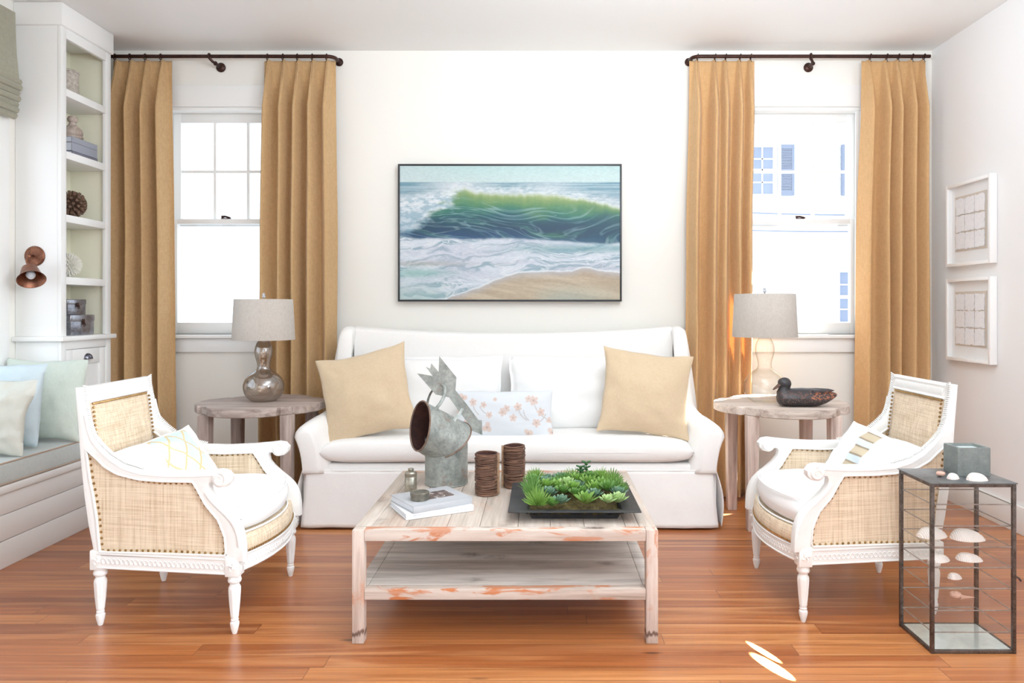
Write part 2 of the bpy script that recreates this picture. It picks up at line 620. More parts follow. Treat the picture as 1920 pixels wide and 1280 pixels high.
LEAD = m_metal('leaded_solder', srgb(112, 102, 96), srgb(64, 56, 52), .45, sc=40, metal=.8)
SLATE = m_metal('cabinet_top_zinc', srgb(120, 122, 122), srgb(86, 88, 90), .35, sc=10, metal=.5)
GLASSW = m_glass('window_glass', (.97, .985, 1.0), .03, .3)
GLASSC = m_glass('cabinet_glass', (.990, .993, .988), .03, .2, (.92, .95, .92))
GLASSF = m_glass('frame_glass', (.97, .97, .97), .04, .3)
GLASSL = m_glass('clear_lamp_glass', (.985, .98, .965), .05, .5, (.55, .5, .38))
SMOKE = m_glass('smoky_mercury_glass', (.66, .58, .50), .22, .5, (.30, .25, .21), rough=.03, body=.10, bodyc=srgb(150, 132, 116))
W_PALE = [srgb(150, 130, 118), srgb(190, 172, 160), srgb(214, 200, 188)]
TW_X = m_wood('weathered_board_across', 'x', [srgb(164, 143, 128), srgb(202, 184, 170), srgb(222, 208, 196)], orange=1.0, knots=.9)
TW_Y = m_wood('weathered_board_deep', 'y', [srgb(160, 144, 130), srgb(188, 173, 159), srgb(208, 195, 182)], orange=.12, knots=.4)
TW_Z = m_wood('weathered_leg', 'z', [srgb(172, 148, 132), srgb(208, 188, 174), srgb(228, 212, 200)], orange=.7, knots=.4, tone=.85)
SHELFW = m_wood('grey_weathered_shelf', 'x', [srgb(160, 150, 142), srgb(206, 196, 186), srgb(226, 218, 210)], knots=.6, fine=.6)
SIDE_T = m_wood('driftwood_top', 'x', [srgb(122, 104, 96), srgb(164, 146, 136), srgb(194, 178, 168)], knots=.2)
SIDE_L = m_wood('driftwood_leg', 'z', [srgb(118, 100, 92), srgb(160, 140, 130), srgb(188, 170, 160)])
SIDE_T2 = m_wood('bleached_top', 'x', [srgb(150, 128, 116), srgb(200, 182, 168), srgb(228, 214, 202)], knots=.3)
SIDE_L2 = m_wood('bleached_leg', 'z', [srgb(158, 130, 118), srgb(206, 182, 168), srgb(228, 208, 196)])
BLACKT = m_metal('black_tray', srgb(52, 52, 54), srgb(34, 34, 36), .55, sc=12, metal=.2)
MOSS = m_metal('moss_and_soil', srgb(104, 92, 40), srgb(52, 38, 22), .95, sc=60, metal=0, bump=.8)
VINE = m_wood('brown_vine', 'x', [srgb(66, 42, 32), srgb(108, 74, 56), srgb(150, 108, 82)], fine=1.5)
WIRE = m_metal('brass_wire_lacing', srgb(206, 168, 130), srgb(150, 110, 80), .5, metal=.3)
PAPER = m_paint('book_pages', srgb(222, 226, 234), .8, .03)
BOOKG = m_paint('grey_book_cloth', srgb(176, 178, 182), .55, .03)
BOOKW = m_paint('white_book_jacket', srgb(240, 240, 242), .45, .02)
BOOKT = m_paint('pale_spine_lettering', srgb(186, 188, 196), .6, .02)
BLUEG = m_paint('blue_grey_book', srgb(150, 154, 166), .6, .04)
DKBOOK = m_paint('slate_book', srgb(104, 104, 116), .6, .05)
STONE = m_metal('grey_soapstone', srgb(124, 130, 126), srgb(102, 108, 106), .7, sc=30, metal=0, bump=.2)
WAX = m_paint('pale_wax', srgb(196, 208, 206), .4, .03)
SHELL = NT('seashell')
_w = SHELL.n('ShaderNodeTexWave', Vector=SHELL.obj((1, 1, 1)), Scale=60.0, Distortion=2.0, Detail=2)
SHELL.bsdf(SHELL.mix(_w.outputs[1], srgb(242, 234, 226), srgb(214, 196, 186)), .35, normal=SHELL.bump(_w.outputs[1], .2, .001))
SHELL = SHELL.m
SHELLP = m_paint('pink_snail_shell', srgb(206, 160, 140), .4, .15)
BLACKF = m_paint('black_frame', srgb(22, 26, 32), .4, .02)
WHITEF = m_paint('white_frame', srgb(250, 249, 247), .35, .01, .02)
MATB = m_paint('pale_grey_mount', srgb(246, 247, 247), .7, .02)
CARD = m_paint('tan_card', srgb(214, 202, 188), .8, .05)
TORN = m_metal('torn_white_paper', srgb(253, 253, 254), srgb(238, 240, 244), .85, sc=70, metal=0, bump=.35)
BRONZE = m_metal('pewter_pull', srgb(120, 120, 130), srgb(70, 70, 78), .3)
TURNED = m_wood('pale_turned_wood', 'z', [srgb(140, 122, 110), srgb(182, 164, 150), srgb(206, 190, 178)])
BASKET = m_metal('pale_wicker', srgb(208, 200, 188), srgb(150, 138, 124), .85, sc=60, metal=0, bump=.8)
POD = m_metal('brown_pods', srgb(126, 96, 74), srgb(70, 48, 36), .7, sc=40, metal=0)
WHITEB = m_paint('white_quills', srgb(238, 234, 222), .7, .04)
BULB = m_paint('frosted_bulb', srgb(206, 208, 214), .25, .02)
DUCK = NT('carved_duck_paint')
_v = DUCK.n('ShaderNodeTexVoronoi', Vector=DUCK.obj((1, 1, 1)), Scale=95.0)
_s = DUCK.n('ShaderNodeSeparateXYZ', Vector=DUCK.n('ShaderNodeTexCoord').outputs['Object'])
_o = DUCK.ramp(DUCK.noise((60, 60, 90), 1, 4, dist=1.0), [(.50, 0), (.58, 1)])
_band = DUCK.math('MULTIPLY', DUCK.ramp(_s.outputs['Z'], [(.035, 0), (.05, 1), (.075, 1), (.09, 0)]), DUCK.ramp(_s.outputs['X'], [(-.0, .2), (.02, 1), (.1, 1)]))
_c = DUCK.mix(DUCK.math('MULTIPLY', _o, _band), srgb(40, 37, 40), srgb(176, 104, 70))
_dots = DUCK.math('MULTIPLY', DUCK.ramp(_v.outputs['Distance'], [(.22, 1), (.34, 0)]), DUCK.ramp(_s.outputs['Z'], [(.012, 0), (.02, .9), (.045, .5), (.055, 0)]))
_c = DUCK.mix(_dots, _c, srgb(128, 100, 84))
DUCK.bsdf(_c, .45, normal=DUCK.bump(_v.outputs['Distance'], .2, .002))
DUCK = DUCK.m
DUCKB = m_paint('brown_bill', srgb(92, 66, 58), .5, .1)
HOUSEW = m_paint('neighbour_white_siding', srgb(240, 240, 240), .7, .01)
SHUT = m_paint('neighbour_blue_grey_shutter', srgb(132, 142, 164), .6, .05)
SHUTL = m_paint('neighbour_pale_glass', srgb(140, 152, 176), .4, .1)
COLM = m_colattr('embroidered_cloth')
# ------------------------------------------------------------------ room shell
YW, XR, XL, ZC, YF = 4.71, 2.557, -2.90, 2.885, -1.6
WIN = [(-2.064, 'left'), (1.707, 'right')]
OH, OZ0, OZ1 = .405, 1.03, 2.515      # opening half width, sill and head heights

bm = B(); box(bm, -4.2, 3.4, -3.0, 5.0, -.08, 0)
struct('floor', bm, FLOOR)
bm = B(); box(bm, XL - .2, XR + .2, YF, YW + .15, ZC, ZC + .1)
struct('ceiling', bm, CEIL)
# back wall, built round the two window openings
bm = B()
xs = [XL - .15] + [x for c, _ in WIN for x in (c - OH, c + OH)] + [XR + .15]
for a, b in ((0, 1), (2, 3), (4, 5)): box(bm, xs[a], xs[b], YW, YW + .14, 0, ZC)
for a, b in ((1, 2), (3, 4)):
    box(bm, xs[a], xs[b], YW, YW + .14, 0, OZ0)
    box(bm, xs[a], xs[b], YW, YW + .14, OZ1, ZC)
struct('wall_back', bm, WALL)
bm = B(); box(bm, XR, XR + .14, YF, YW, 0, ZC)
struct('wall_right', bm, WALLR)
bm = B()
box(bm, XL - .14, -1.3, YF - .14, YF, 0, ZC); box(bm, 1.3, XR + .14, YF - .14, YF, 0, ZC); box(bm, -1.3, 1.3, YF - .14, YF, 2.3, ZC)
struct('wall_front_added', bm, WALL)  # unseen wall added behind the camera, its opening limits the sky light
# left wall with the bay window over the bench
LY0, LY1, LZ0, LZ1 = 1.55, 3.80, .62, 2.60
bm = B()
box(bm, XL - .14, XL, YF, LY0, 0, ZC); box(bm, XL - .14, XL, LY1, YW, 0, ZC)
box(bm, XL - .14, XL, LY0, LY1, 0, LZ0); box(bm, XL - .14, XL, LY0, LY1, LZ1, ZC)
struct('wall_left', bm, WALL)
bm = B(); box(bm, XR - .016, XR - .001, YF, YW, 0, .15, .004)
struct('baseboard_right', bm, TRIM)
bm = B()
box(bm, -2.6, XR - .018, YW - .018, YW - .001, 0, .15, .004)
struct('baseboard_back', bm, TRIM)


def sash(bm, x0, x1, z0, z1, y, sl, sr, sb, st, d=.04):
    box(bm, x0, x0 + sl, y, y + d, z0, z1, .003); box(bm, x1 - sr, x1, y, y + d, z0, z1, .003)
    box(bm, x0 + sl - .002, x1 - sr + .002, y + .001, y + d - .001, z0, z0 + sb, .003); box(bm, x0 + sl - .002, x1 - sr + .002, y + .001, y + d - .001, z1 - st, z1, .003)


for i, (c, nm) in enumerate(WIN):
    w = bpy.data.objects.new('window_%d' % (i + 1), None); COL.objects.link(w); w.location = (c, YW, 0); w['kind'] = 'structure'
    bm = B()                                   # casing round the opening
    for s in (-1, 1): box(bm, s * OH if s > 0 else -OH - .1, OH + .1 if s > 0 else -OH, -.022, -.001, OZ0 + .001, OZ1 - .001, .003)
    box(bm, -OH - .105, OH + .105, -.024, -.001, OZ1, OZ1 + .137, .003)
    obj('casing', bm, TRIM, w)
    bm = B()                                   # jamb lining
    box(bm, -OH, -OH + .02, -.001, .14, OZ0, OZ1); box(bm, OH - .02, OH, -.001, .14, OZ0, OZ1); box(bm, -OH + .02, OH - .02, -.001, .14, OZ1 - .02, OZ1)
    for s in (-1, 1): box(bm, s * (OH - .035) - .015, s * (OH - .035) + .015, .005, .022, OZ0, OZ1 - .02, .003)
    obj('jamb', bm, TRIM, w)
    bm = B(); box(bm, -OH - .12, OH + .12, -.05, .12, OZ0 - .025, OZ0, .006)
    obj('window_sill', bm, TRIM, w)
    bm = B(); box(bm, -OH - .1, OH + .1, -.022, -.001, OZ0 - .115, OZ0 - .026, .003)
    obj('apron', bm, TRIM, w)
    bm = B(); sash(bm, -.383, .383, 1.745, OZ1 - .02, .085, .05, .05, .035, .06)
    z0, z1 = 1.78, OZ1 - .08
    for k in (-1, 1): box(bm, k * .111 - .009, k * .111 + .009, .093, .117, z0, z1, .003)
    box(bm, -.333, .333, .094, .116, 2.103, 2.121, .003)
    up = obj('upper_sash', bm, TRIM, w)
    bm = B(); box(bm, -.334, .334, .103, .107, 1.779, z1 + .001)
    obj('pane', bm, GLASSW, up)
    bm = B(); sash(bm, -.383, .383, OZ0 + .001, 1.79, .035, .05, .05, .075, .033)
    lo = obj('lower_sash', bm, TRIM, w)
    bm = B(); box(bm, -.334, .334, .053, .057, OZ0 + .075, 1.758)
    obj('pane', bm, GLASSW, lo)
    bm = B()                                   # sash lock
    lx = .012 if i else -.02
    box(bm, lx - .03, lx + .03, .045, .075, 1.791, 1.797, .002)
    tube(bm, [(lx - .03, .06, 1.806), (lx - .005, .06, 1.808), (lx + .03, .055, 1.799)], lambda t: .009 - .004 * t, 8)
    obj('sash_lock', bm, IRON, lo)
# left bay window
w = bpy.data.objects.new('window_3', None); COL.objects.link(w); w.location = (XL, 0, 0); w['kind'] = 'structure'
bm = B()
box(bm, .001, .022, LY1, LY1 + .1, .5, LZ1, .003); box(bm, .001, .022, LY0 - .1, LY0, .5, LZ1, .003)
box(bm, .001, .022, LY0 - .1, LY1 + .1, LZ1, LZ1 + .12, .003)
obj('casing', bm, TRIM, w)
bm = B()
for a, b in ((LY0, (LY0 + LY1) / 2 - .03), ((LY0 + LY1) / 2 + .03, LY1)):
    box(bm, -.09, -.05, a, a + .05, LZ0, LZ1); box(bm, -.09, -.05, b - .05, b, LZ0, LZ1)
    box(bm, -.09, -.05, a, b, LZ0, LZ0 + .07); box(bm, -.09, -.05, a, b, LZ1 - .05, LZ1)
    box(bm, -.09, -.05, a, b, 1.6, 1.64)
box(bm, -.12, -.02, (LY0 + LY1) / 2 - .03, (LY0 + LY1) / 2 + .03, LZ0, LZ1)
sf = obj('window_frame', bm, TRIM, w)
bm = B(); box(bm, -.072, -.068, LY0 + .03, LY1 - .03, LZ0 + .05, LZ1 - .03)
obj('pane', bm, GLASSW, sf)

# ------------------------------------------------------------------ built-in bookcase
FX, BX, Y0, Y1 = -2.645, -2.87, 3.97, 4.43
bc = thing('bookcase', 'tall white built-in corner bookcase with open shelves and cornice', 'bookcase', (FX, (Y0 + Y1) / 2, 0))
W = dict(parent=bc, world=True)
bm = B()
box(bm, XL + .002, FX - .022, Y0, Y0 + .022, 1.045, 2.76, .002)
obj('side_panel', bm, TRIM, label='broad white panel beside the window', **W)
bm = B(); box(bm, XL + .002, FX - .022, Y1 - .022, Y1, 1.045, 2.76, .002)
obj('side_panel', bm, CREAM_IN, label='cream painted inner side', **W)
bm = B(); box(bm, XL + .002, XL + .02, Y0 + .022, Y1 - .022, 1.045, 2.76)
obj('back_panel', bm, CREAM_IN, label='cream painted back', **W)
bm = B()
box(bm, FX - .022, FX, Y0, Y0 + .045, 1.045, 2.76, .002); box(bm, FX - .022, FX, Y1 - .05, Y1, 1.045, 2.76, .002)
box(bm, FX - .022, FX, Y0 + .045, Y1 - .05, 2.705, 2.76, .002)
obj('face_frame', bm, TRIM, **W)
SH = [2.426, 2.078, 1.724, 1.376]
for z in SH:
    bm = B(); box(bm, XL + .02, FX - .001, Y0 + .022, Y1 - .022, z - .042, z, .003)
    obj('shelf', bm, TRIM, **W)
bm = B()
box(bm, XL + .002, FX + .015, Y0 - .015, Y1 + .005, 2.76, ZC - .001, .004)
obj('cornice', bm, TRIM, **W)
bm = B(); box(bm, XL + .002, FX + .03, Y0 - .03, Y1 + .012, 1.018, 1.045, .005)
obj('ledge', bm, TRIM, **W)
bm = B(); box(bm, XL + .002, FX - .02, Y0, Y1, 0, 1.018, .002)
obj('base_cabinet', bm, TRIM, **W)
bm = B()
box(bm, FX - .02, FX, Y0, Y0 + .045, 0, 1.018, .002); box(bm, FX - .02, FX, Y1 - .05, Y1, 0, 1.018, .002)
box(bm, FX - .02, FX, Y0 + .045, Y1 - .05, .97, 1.018, .002); box(bm, FX - .02, FX, Y0 + .045, Y1 - .05, 0, .1, .002)
obj('face_frame', bm, TRIM, **W)
bm = B()
ya, yb, za, zb = Y0 + .048, Y1 - .053, .103, .967
box(bm, FX - .02, FX - .003, ya, ya + .055, za, zb, .002); box(bm, FX - .02, FX - .003, yb - .055, yb, za, zb, .002)
box(bm, FX - .02, FX - .0035, ya + .053, yb - .053, za, za + .06, .002); box(bm, FX - .02, FX - .0035, ya + .053, yb - .053, zb - .09, zb, .002)
box(bm, FX - .019, FX - .012, ya + .05, yb - .05, za + .05, zb - .08)
door = obj('door', bm, TRIM, **W)
bm = B()                                       # cup pull
hy, hz = (ya + yb) / 2 + .01, zb - .05
rings = []
for i in range(7):
    a = PI * .5 * i / 6
    rings.append([Vector((FX - .004 + .026 * math.sin(a) * max(.0, math.sin(t)) + .001, hy + .036 * math.cos(t) * (1 - .15 * i / 6), hz - .012 + .034 * math.cos(a) * max(.05, math.sin(t)))) for t in [PI * j / 12 for j in range(13)]])
grid(bm, rings)
bmesh.ops.recalc_face_normals(bm, faces=bm.faces)
bmesh.ops.transform(bm, matrix=mat_of(bc).inverted(), verts=bm.verts)
obj('cup_pull', bm, BRONZE, door, label='pewter cup pull')

# ------------------------------------------------------------------ window seat
BXF = -2.48
bn = thing('window_seat', 'white panelled window seat bench with horizontal board front', 'bench', ((XL + BXF) / 2, 2.6, 0))
bm = B()
box(bm, XL + .002, BXF - .012, 1.2, Y0 - .002, .0, .36)
for z0, z1 in ((.0, .125), (.128, .245), (.248, .345)):
    box(bm, BXF - .012, BXF, 1.2, Y0 - .002, z0, z1, .0025)
obj('bench_base', bm, BENCHW, bn, world=True)
bm = B(); box(bm, XL + .002, BXF + .014, 1.19, Y0 - .001, .347, .384, .005)
obj('bench_top', bm, BENCHW, bn, world=True)
sc = thing('seat_cushion', 'grey-green box cushion with tan piping on the window seat', 'cushion', ((XL + BXF) / 2, 2.6, .385))
bm = B(); box(bm, XL + .02, BXF + .012, 1.22, Y0 - .02, .385, .492, .018, 4)
obj('cushion_body', bm, SEATC, sc, world=True)
for z in (.487, .391):
    bm = B()
    tube(bm, [(BXF + .009, 1.23, z), (BXF + .009, Y0 - .03, z), (XL + .03, Y0 - .024, z)], .0045, 6)
    obj('piping', bm, PIPING, sc, world=True)


def put_pillow(name, lab, bm, m, M, group=None):
    o = obj(name, bm, m, smooth=60)
    put(o, M)
    return tag(o, lab, 'pillow', group)


put_pillow('throw_pillow', 'pale sage green pillow leaning against the bookcase side on the window seat',
           pillow_bm(.42, .43, .15, .05, seed=1, wr=.012), SAGE, lean((-2.645, 3.83, .716), .06, .16, -.03))
put_pillow('throw_pillow', 'pale blue satin pillow behind the crumpled grey satin one',
           pillow_bm(.34, .42, .12, .06, seed=2, wr=.012), BLUEP, lean((-2.70, 3.64, .712), .12, .20, .0))
put_pillow('throw_pillow', 'crumpled grey-beige satin pillow, foremost on the window seat',
           pillow_bm(.38, .37, .14, .08, seed=3, wr=.022, m=.6), SATIN, lean((-2.655, 3.46, .684), .10, .26, -.06))

# ------------------------------------------------------------------ roman shade and sconce
rs = thing('roman_shade', 'grey-green linen roman shade gathered over the left window', 'window shade', (XL + .05, 2.7, 2.78))
bm = B()
rows = []
prof = [(2.80, .040), (2.70, .044), (2.58, .050), (2.48, .056), (2.42, .060)]
for z, d in prof:
    rows.append([Vector((XL + .015 + d + .008 * nz(y * 3, z * 6), y, z)) for y in [lerp(1.5, 3.895 + (2.8 - z) * .02, k / 30) for k in range(31)]])
grid(bm, rows)
obj('shade_cloth', bm, ROMAN, rs, world=True)
bm = B()
for j in range(7):
    z = 2.425 - .031 * j
    d = .052 + .008 * (j % 2) - .002 * j
    pts = [(XL + .015 + d + .007 * nz(k * .7, j), lerp(1.5, 3.905 - .003 * j, k / 16), z + .006 * nz(k * .5, j * 2.0)) for k in range(17)]
    tube(bm, pts, .019, 8, flat=1.1)
obj('folded_hem', bm, ROMAN, rs, world=True)

bm = B(); box(bm, XL + .0225, XL + .052, 1.5, 3.89, 2.745, 2.80)
obj('head_rail', bm, TRIM, rs, world=True)
sc = thing('wall_sconce', 'aged copper wall sconce with bell shade on the bookcase side', 'wall lamp', (-2.788, Y0, 1.488))
bm = B()
Mx = Matrix.Translation(Vector((-2.788, Y0, 1.488))) @ Matrix.Rotation(PI / 2, 4, 'X')
lathe(bm, [(0, 0), (.056, 0), (.056, .006), (.05, .014), (.03, .018), (.012, .022), (0, .022)], seg=32, M=Mx)
obj('backplate', bm, COPPER, sc, world=True)
bm = B()
tube(bm, catmull([(-2.788, Y0 - .02, 1.488), (-2.785, Y0 - .055, 1.482), (-2.772, Y0 - .085, 1.455), (-2.752, Y0 - .095, 1.425)], 5), .008, 8)
ball(bm, (-2.785, Y0 - .055, 1.482), .014); ball(bm, (-2.755, Y0 - .092, 1.432), .013)
obj('arm', bm, COPPER, sc, world=True)
Ms = Matrix.Translation(Vector((-2.752, Y0 - .096, 1.425))) @ Matrix.Rotation(-.55, 4, 'Y') @ Matrix.Rotation(-.50, 4, 'X')
bm = B()
lathe(bm, [(.010, 0), (.022, -.004), (.036, -.014), (.042, -.035), (.050, -.065), (.064, -.095), (.067, -.097), (.063, -.094), (.048, -.064), (.038, -.03), (.02, -.01), (0, -.008)], seg=36, M=Ms)
obj('bell_shade', bm, COPPER, sc, world=True)
bm = B()
lathe(bm, [(0, -.085), (.012, -.083), (.020, -.073), (.023, -.062), (.019, -.048), (.012, -.036), (.011, -.01), (0, -.01)], seg=20, M=Ms)
obj('bulb', bm, BULB, sc, world=True)

# ------------------------------------------------------------------ bookcase contents
yc = 4.20
# basket
t = thing('wicker_basket', 'pale woven basket on the top bookcase shelf', 'basket', (-2.75, 4.165, SH[0]))
bm = B()
lathe(bm, [(0, .001), (.062, .001), (.066, .02), (.066, .135), (.060, .14), (.056, .135), (.056, .02), (0, .015)], seg=40, wob=lambda a, z: 1 + .03 * math.sin(a * 14 + z * 260))
obj('woven_body', bm, BASKET, t)
bm = B(); tube(bm, [(.063 * math.cos(a), .063 * math.sin(a), .14) for a in [2 * PI * k / 28 for k in range(28)]], .008, 6, closed=True)
obj('rim', bm, BASKET, t)


def book(name, lab, cat, loc, rot, w, d, h, cov, pages, spine_dir=-1, group=None):
    """w along x, d along y (spine on the -y side), h tall; lies flat"""
    t = thing(name, lab, cat, loc, rot, group)
    bm = B()
    ct = .003
    box(bm, -w / 2, w / 2, -d / 2, d / 2, 0, ct, .001); box(bm, -w / 2, w / 2, -d / 2, d / 2, h - ct, h, .001)
    box(bm, -w / 2, w / 2, -d / 2 - .001, -d / 2 + .004, 0, h, .0015)
    cover = obj('cover', bm, cov, t)
    bm = B(); box(bm, -w / 2 + .004, w / 2 - .004, -d / 2 + .004, d / 2 - .005, ct, h - ct)
    obj('pages', bm, pages, t)
    return t, cover


z = SH[1]
for h, mt, lab, dx in ((.022, DKBOOK, 'thin slate book, lowest under the turned finial', .004), (.048, BLUEG, 'thick blue-grey book in the middle of the bookcase stack', 0), (.032, BLUEG, 'blue-grey book on top of the bookcase stack under the finial', 0)):
    book('book', lab, 'book', (-2.755, 4.225 + dx, z + .0005), PI / 2, .235, .16, h, mt, PAPER, group='books stacked on the bookcase shelf')
    z += h + .001
bm = B()
lathe(bm, [(0, 0), (.044, 0), (.053, .008), (.055, .016), (.047, .024), (.053, .032), (.054, .042), (.046, .062), (.030, .078), (.020, .086), (.019, .094), (.016, .10), (.026, .108), (.028, .122), (.020, .136), (0, .141)], seg=32)
solo('turned_finial', bm, TURNED, 'pale turned wooden finial on the stacked bookcase books', 'ornament', origin=None).location = (-2.735, 4.205, z + .0005)


def spiky(name, lab, c, r, n, rad, m, seed, blunt):
    bm = B(); ball(bm, (0, 0, 0), r * (.45 if blunt else .6), 2)
    random.seed(seed)
    for i in range(n):
        zz = 1 - 2 * (i + .5) / n
        a = i * 2.399963
        q = math.sqrt(1 - zz * zz)
        d = Vector((q * math.cos(a), q * math.sin(a), zz))
        L = r * random.uniform(.92, 1.0)
        if blunt: tube(bm, [d * r * .3, d * L * .7, d * L * .93, d * L], lambda t: rad * (.5 + .6 * t if t < .8 else .75), 6)
        else: tube(bm, [d * r * .4, d * L * .8, d * L], lambda t: rad * (1 - .75 * t), 5)
    o = solo(name, bm, m, lab, 'ornament')
    o.location = c
    return o


spiky('seed_pod_ball', 'spiky brown seed pod ball on the middle bookcase shelf', (-2.735, 4.195, SH[2] + .083), .083, 100, .0105, POD, 4, True)
spiky('quill_ball', 'white quilled ball on the bookcase shelf above the tins', (-2.735, 4.165, SH[3] + .075), .074, 230, .0078, WHITEB, 5, False)


def tinbox(lab, loc, w, d, h, rot=0):
    t = thing('tin_box', lab, 'box', loc, rot)
    bm = B(); box(bm, -d / 2, d / 2, -w / 2, w / 2, 0, h * .68, .004)
    obj('box_body', bm, TINBOX, t)
    bm = B(); box(bm, -d / 2 - .003, d / 2 + .003, -w / 2 - .003, w / 2 + .003, h * .66, h, .006, 3)
    obj('lid', bm, TINBOX, t)
    bm = B(); box(bm, d / 2 + .003, d / 2 + .006, -.012, .012, h * .5, h * .78, .001)
    tube(bm, [(d / 2 + .01, .007 * math.cos(a), h * .5 + .010 * math.sin(a)) for a in [2 * PI * k / 12 for k in range(12)]], .0022, 6, closed=True)
    obj('hasp', bm, IRON, t)


tinbox('larger pewter tin box standing on the bookcase ledge', (-2.755, 4.205, 1.0455), .215, .16, .118)
tinbox('smaller pewter tin box stacked on the larger one', (-2.755, 4.175, 1.1645), .165, .13, .088)

# ------------------------------------------------------------------ painting
PX0, PX1, PZ0, PZ1 = -.924, .524, 1.245, 2.134
t = thing('framed_painting', 'large ocean wave painting in a thin black frame on the back wall', 'painting', ((PX0 + PX1) / 2, YW - .02, (PZ0 + PZ1) / 2))
bm = B()
fw = .012
for x0, x1, z0, z1 in ((PX0, PX0 + fw, PZ0, PZ1), (PX1 - fw, PX1, PZ0, PZ1), (PX0 + fw, PX1 - fw, PZ0, PZ0 + fw), (PX0 + fw, PX1 - fw, PZ1 - fw, PZ1)):
    box(bm, x0, x1, YW - .055, YW - .003, z0, z1, .001)
obj('frame', bm, BLACKF, t, world=True)


def paint_wave(nx, ny):
    rng = np.random.RandomState(7)

    def vnoise(x, y, seed):
        r = np.random.RandomState(seed); G = r.rand(256, 256)
        xi = np.floor(x).astype(int); yi = np.floor(y).astype(int)
        fx = x - xi; fy = y - yi
        fx = fx * fx * (3 - 2 * fx); fy = fy * fy * (3 - 2 * fy)
        g = lambda a, b: G[a % 256, b % 256]
        return (g(xi, yi) * (1 - fx) + g(xi + 1, yi) * fx) * (1 - fy) + (g(xi, yi + 1) * (1 - fx) + g(xi + 1, yi + 1) * fx) * fy

    def fbm(x, y, seed, o=4):
        s = 0; a = .5; n = 0
        for i in range(o):
            s = s + a * vnoise(x, y, seed + i); n += a; x = x * 2.03; y = y * 2.03; a *= .55
        return s / n

    def ss(a, b, x):
        t = np.clip((x - a) / (b - a), 0, 1); return t * t * (3 - 2 * t)

    def cmix(f, A, Bc): return A * (1 - f[..., None]) + np.array(Bc) * f[..., None] if not (hasattr(Bc, 'ndim') and getattr(Bc, 'ndim', 0) == 3) else A * (1 - f[..., None]) + Bc * f[..., None]
    S, T = np.meshgrid(np.linspace(0, 1, nx), np.linspace(0, 1, ny), indexing='ij')
    c = lambda r, g, b: np.array(srgb(r, g, b))
    wob = fbm(S * 6, T * 8, 11) - .5
    img = np.zeros((nx, ny, 3)) + c(198, 226, 224)
    img = cmix(ss(.0, .12, T) * .6, img, c(214, 230, 228))
    img = cmix(ss(.35, .0, S) * .5, img, c(216, 230, 232))
    # far sea
    st = fbm(S * 5, T * 120, 21)
    sea = cmix(ss(.35, .65, st), np.zeros((nx, ny, 3)) + c(168, 196, 206), c(116, 162, 178))
    sea = cmix(ss(.15, .30, T) * .6, sea, c(206, 214, 222))
    mist = np.exp(-((S - .26) / .14) ** 2) * .9 + np.exp(-((S - .66) / .12) ** 2) * .5
    sea = cmix(np.clip(mist * ss(.32, .18, T) * (0.6 + .6 * fbm(S * 8, T * 12, 5)), 0, .8), sea, c(220, 228, 232))
    hz = ss(.118, .128, T)
    img = cmix(hz, img, sea)
    # the wave
    crest = np.interp(S, [0, .08, .15, .22, .27, .30, .34, .40, .5, .6, .68, .76, .84, .92, 1], [.27, .26, .24, .20, .175, .168, .195, .198, .208, .208, .212, .225, .245, .27, .31])
    crest = crest + (fbm(S * 60, S * 0, 31) - .5) * .02
    base = np.interp(S, [0, .15, .3, .5, .7, .85, 1], [.535, .55, .548, .545, .56, .575, .585]) + (fbm(S * 14, S * 0 + 3, 41) - .5) * .02
    d = (T - crest) / (base - crest)
    D = np.clip(d + wob * .22, 0, 1)
    cols = [(0, (176, 192, 132)), (.10, (142, 172, 112)), (.22, (104, 154, 104)), (.36, (62, 134, 116)), (.52, (30, 108, 118)), (.74, (16, 84, 110)), (.92, (34, 86, 126)), (1.0, (78, 118, 152))]
    wav = np.zeros((nx, ny, 3))
    pos = [p for p, _ in cols]
    for ch in range(3): wav[..., ch] = np.interp(D, pos, [srgb(*q)[ch] for _, q in cols])
    # darker right flank
    wav = cmix(ss(.75, .98, S + wob * .3) * ss(.1, .4, D) * .6, wav, c(24, 92, 112))
    wav = cmix(np.exp(-((S - .70) / .10) ** 2 - ((D - .90) / .08) ** 2) * .8, wav, c(44, 116, 96))
    wav = cmix(np.exp(-((S - .62) / .06) ** 2 - ((D - .45) / .12) ** 2) * .6, wav, c(92, 140, 80))
    # streaks that follow the swell
    curve = T + .10 * np.sin(S * 5.2 + .5) * D + .25 * (S - .5) ** 2 * D
    wx = S * 3.2 + (fbm(S * 2.2, T * 3, 51, 2) - .5) * 2.6
    wy = curve * 20 + (fbm(S * 3, T * 4, 61, 2) - .5) * 7
    r1 = 1 - np.abs(2 * fbm(wx, wy, 71, 2) - 1)
    r2 = 1 - np.abs(2 * fbm(wx * 1.7 + 9, wy * 1.1 + 4, 81, 2) - 1)
    wav = cmix(np.clip(ss(.86, 1.0, r1) * .42 * ss(.1, .35, D) * (.4 + fbm(S * 9, T * 9, 72, 2)), 0, 1), wav, c(176, 206, 208))
    wav = cmix(np.clip(ss(.88, 1.0, r2) * .40 * ss(.2, .5, D) * (.3 + fbm(S * 7, T * 9, 82, 2)), 0, 1), wav, c(160, 196, 206))
    wav = cmix(ss(.45, .70, fbm(wx * .8, wy * .5, 91)) * .35 * ss(.2, .5, D), wav, c(20, 66, 96))
    wav = cmix(ss(.55, .75, fbm(wx * 1.2 + 3, wy * .7 + 7, 95)) * .30 * ss(.1, .4, D), wav, c(112, 172, 150))
    # glowing spray along the lip
    lip = np.exp(-((T - crest) / .018) ** 2) * (.5 + .7 * fbm(S * 60, T * 60, 101))
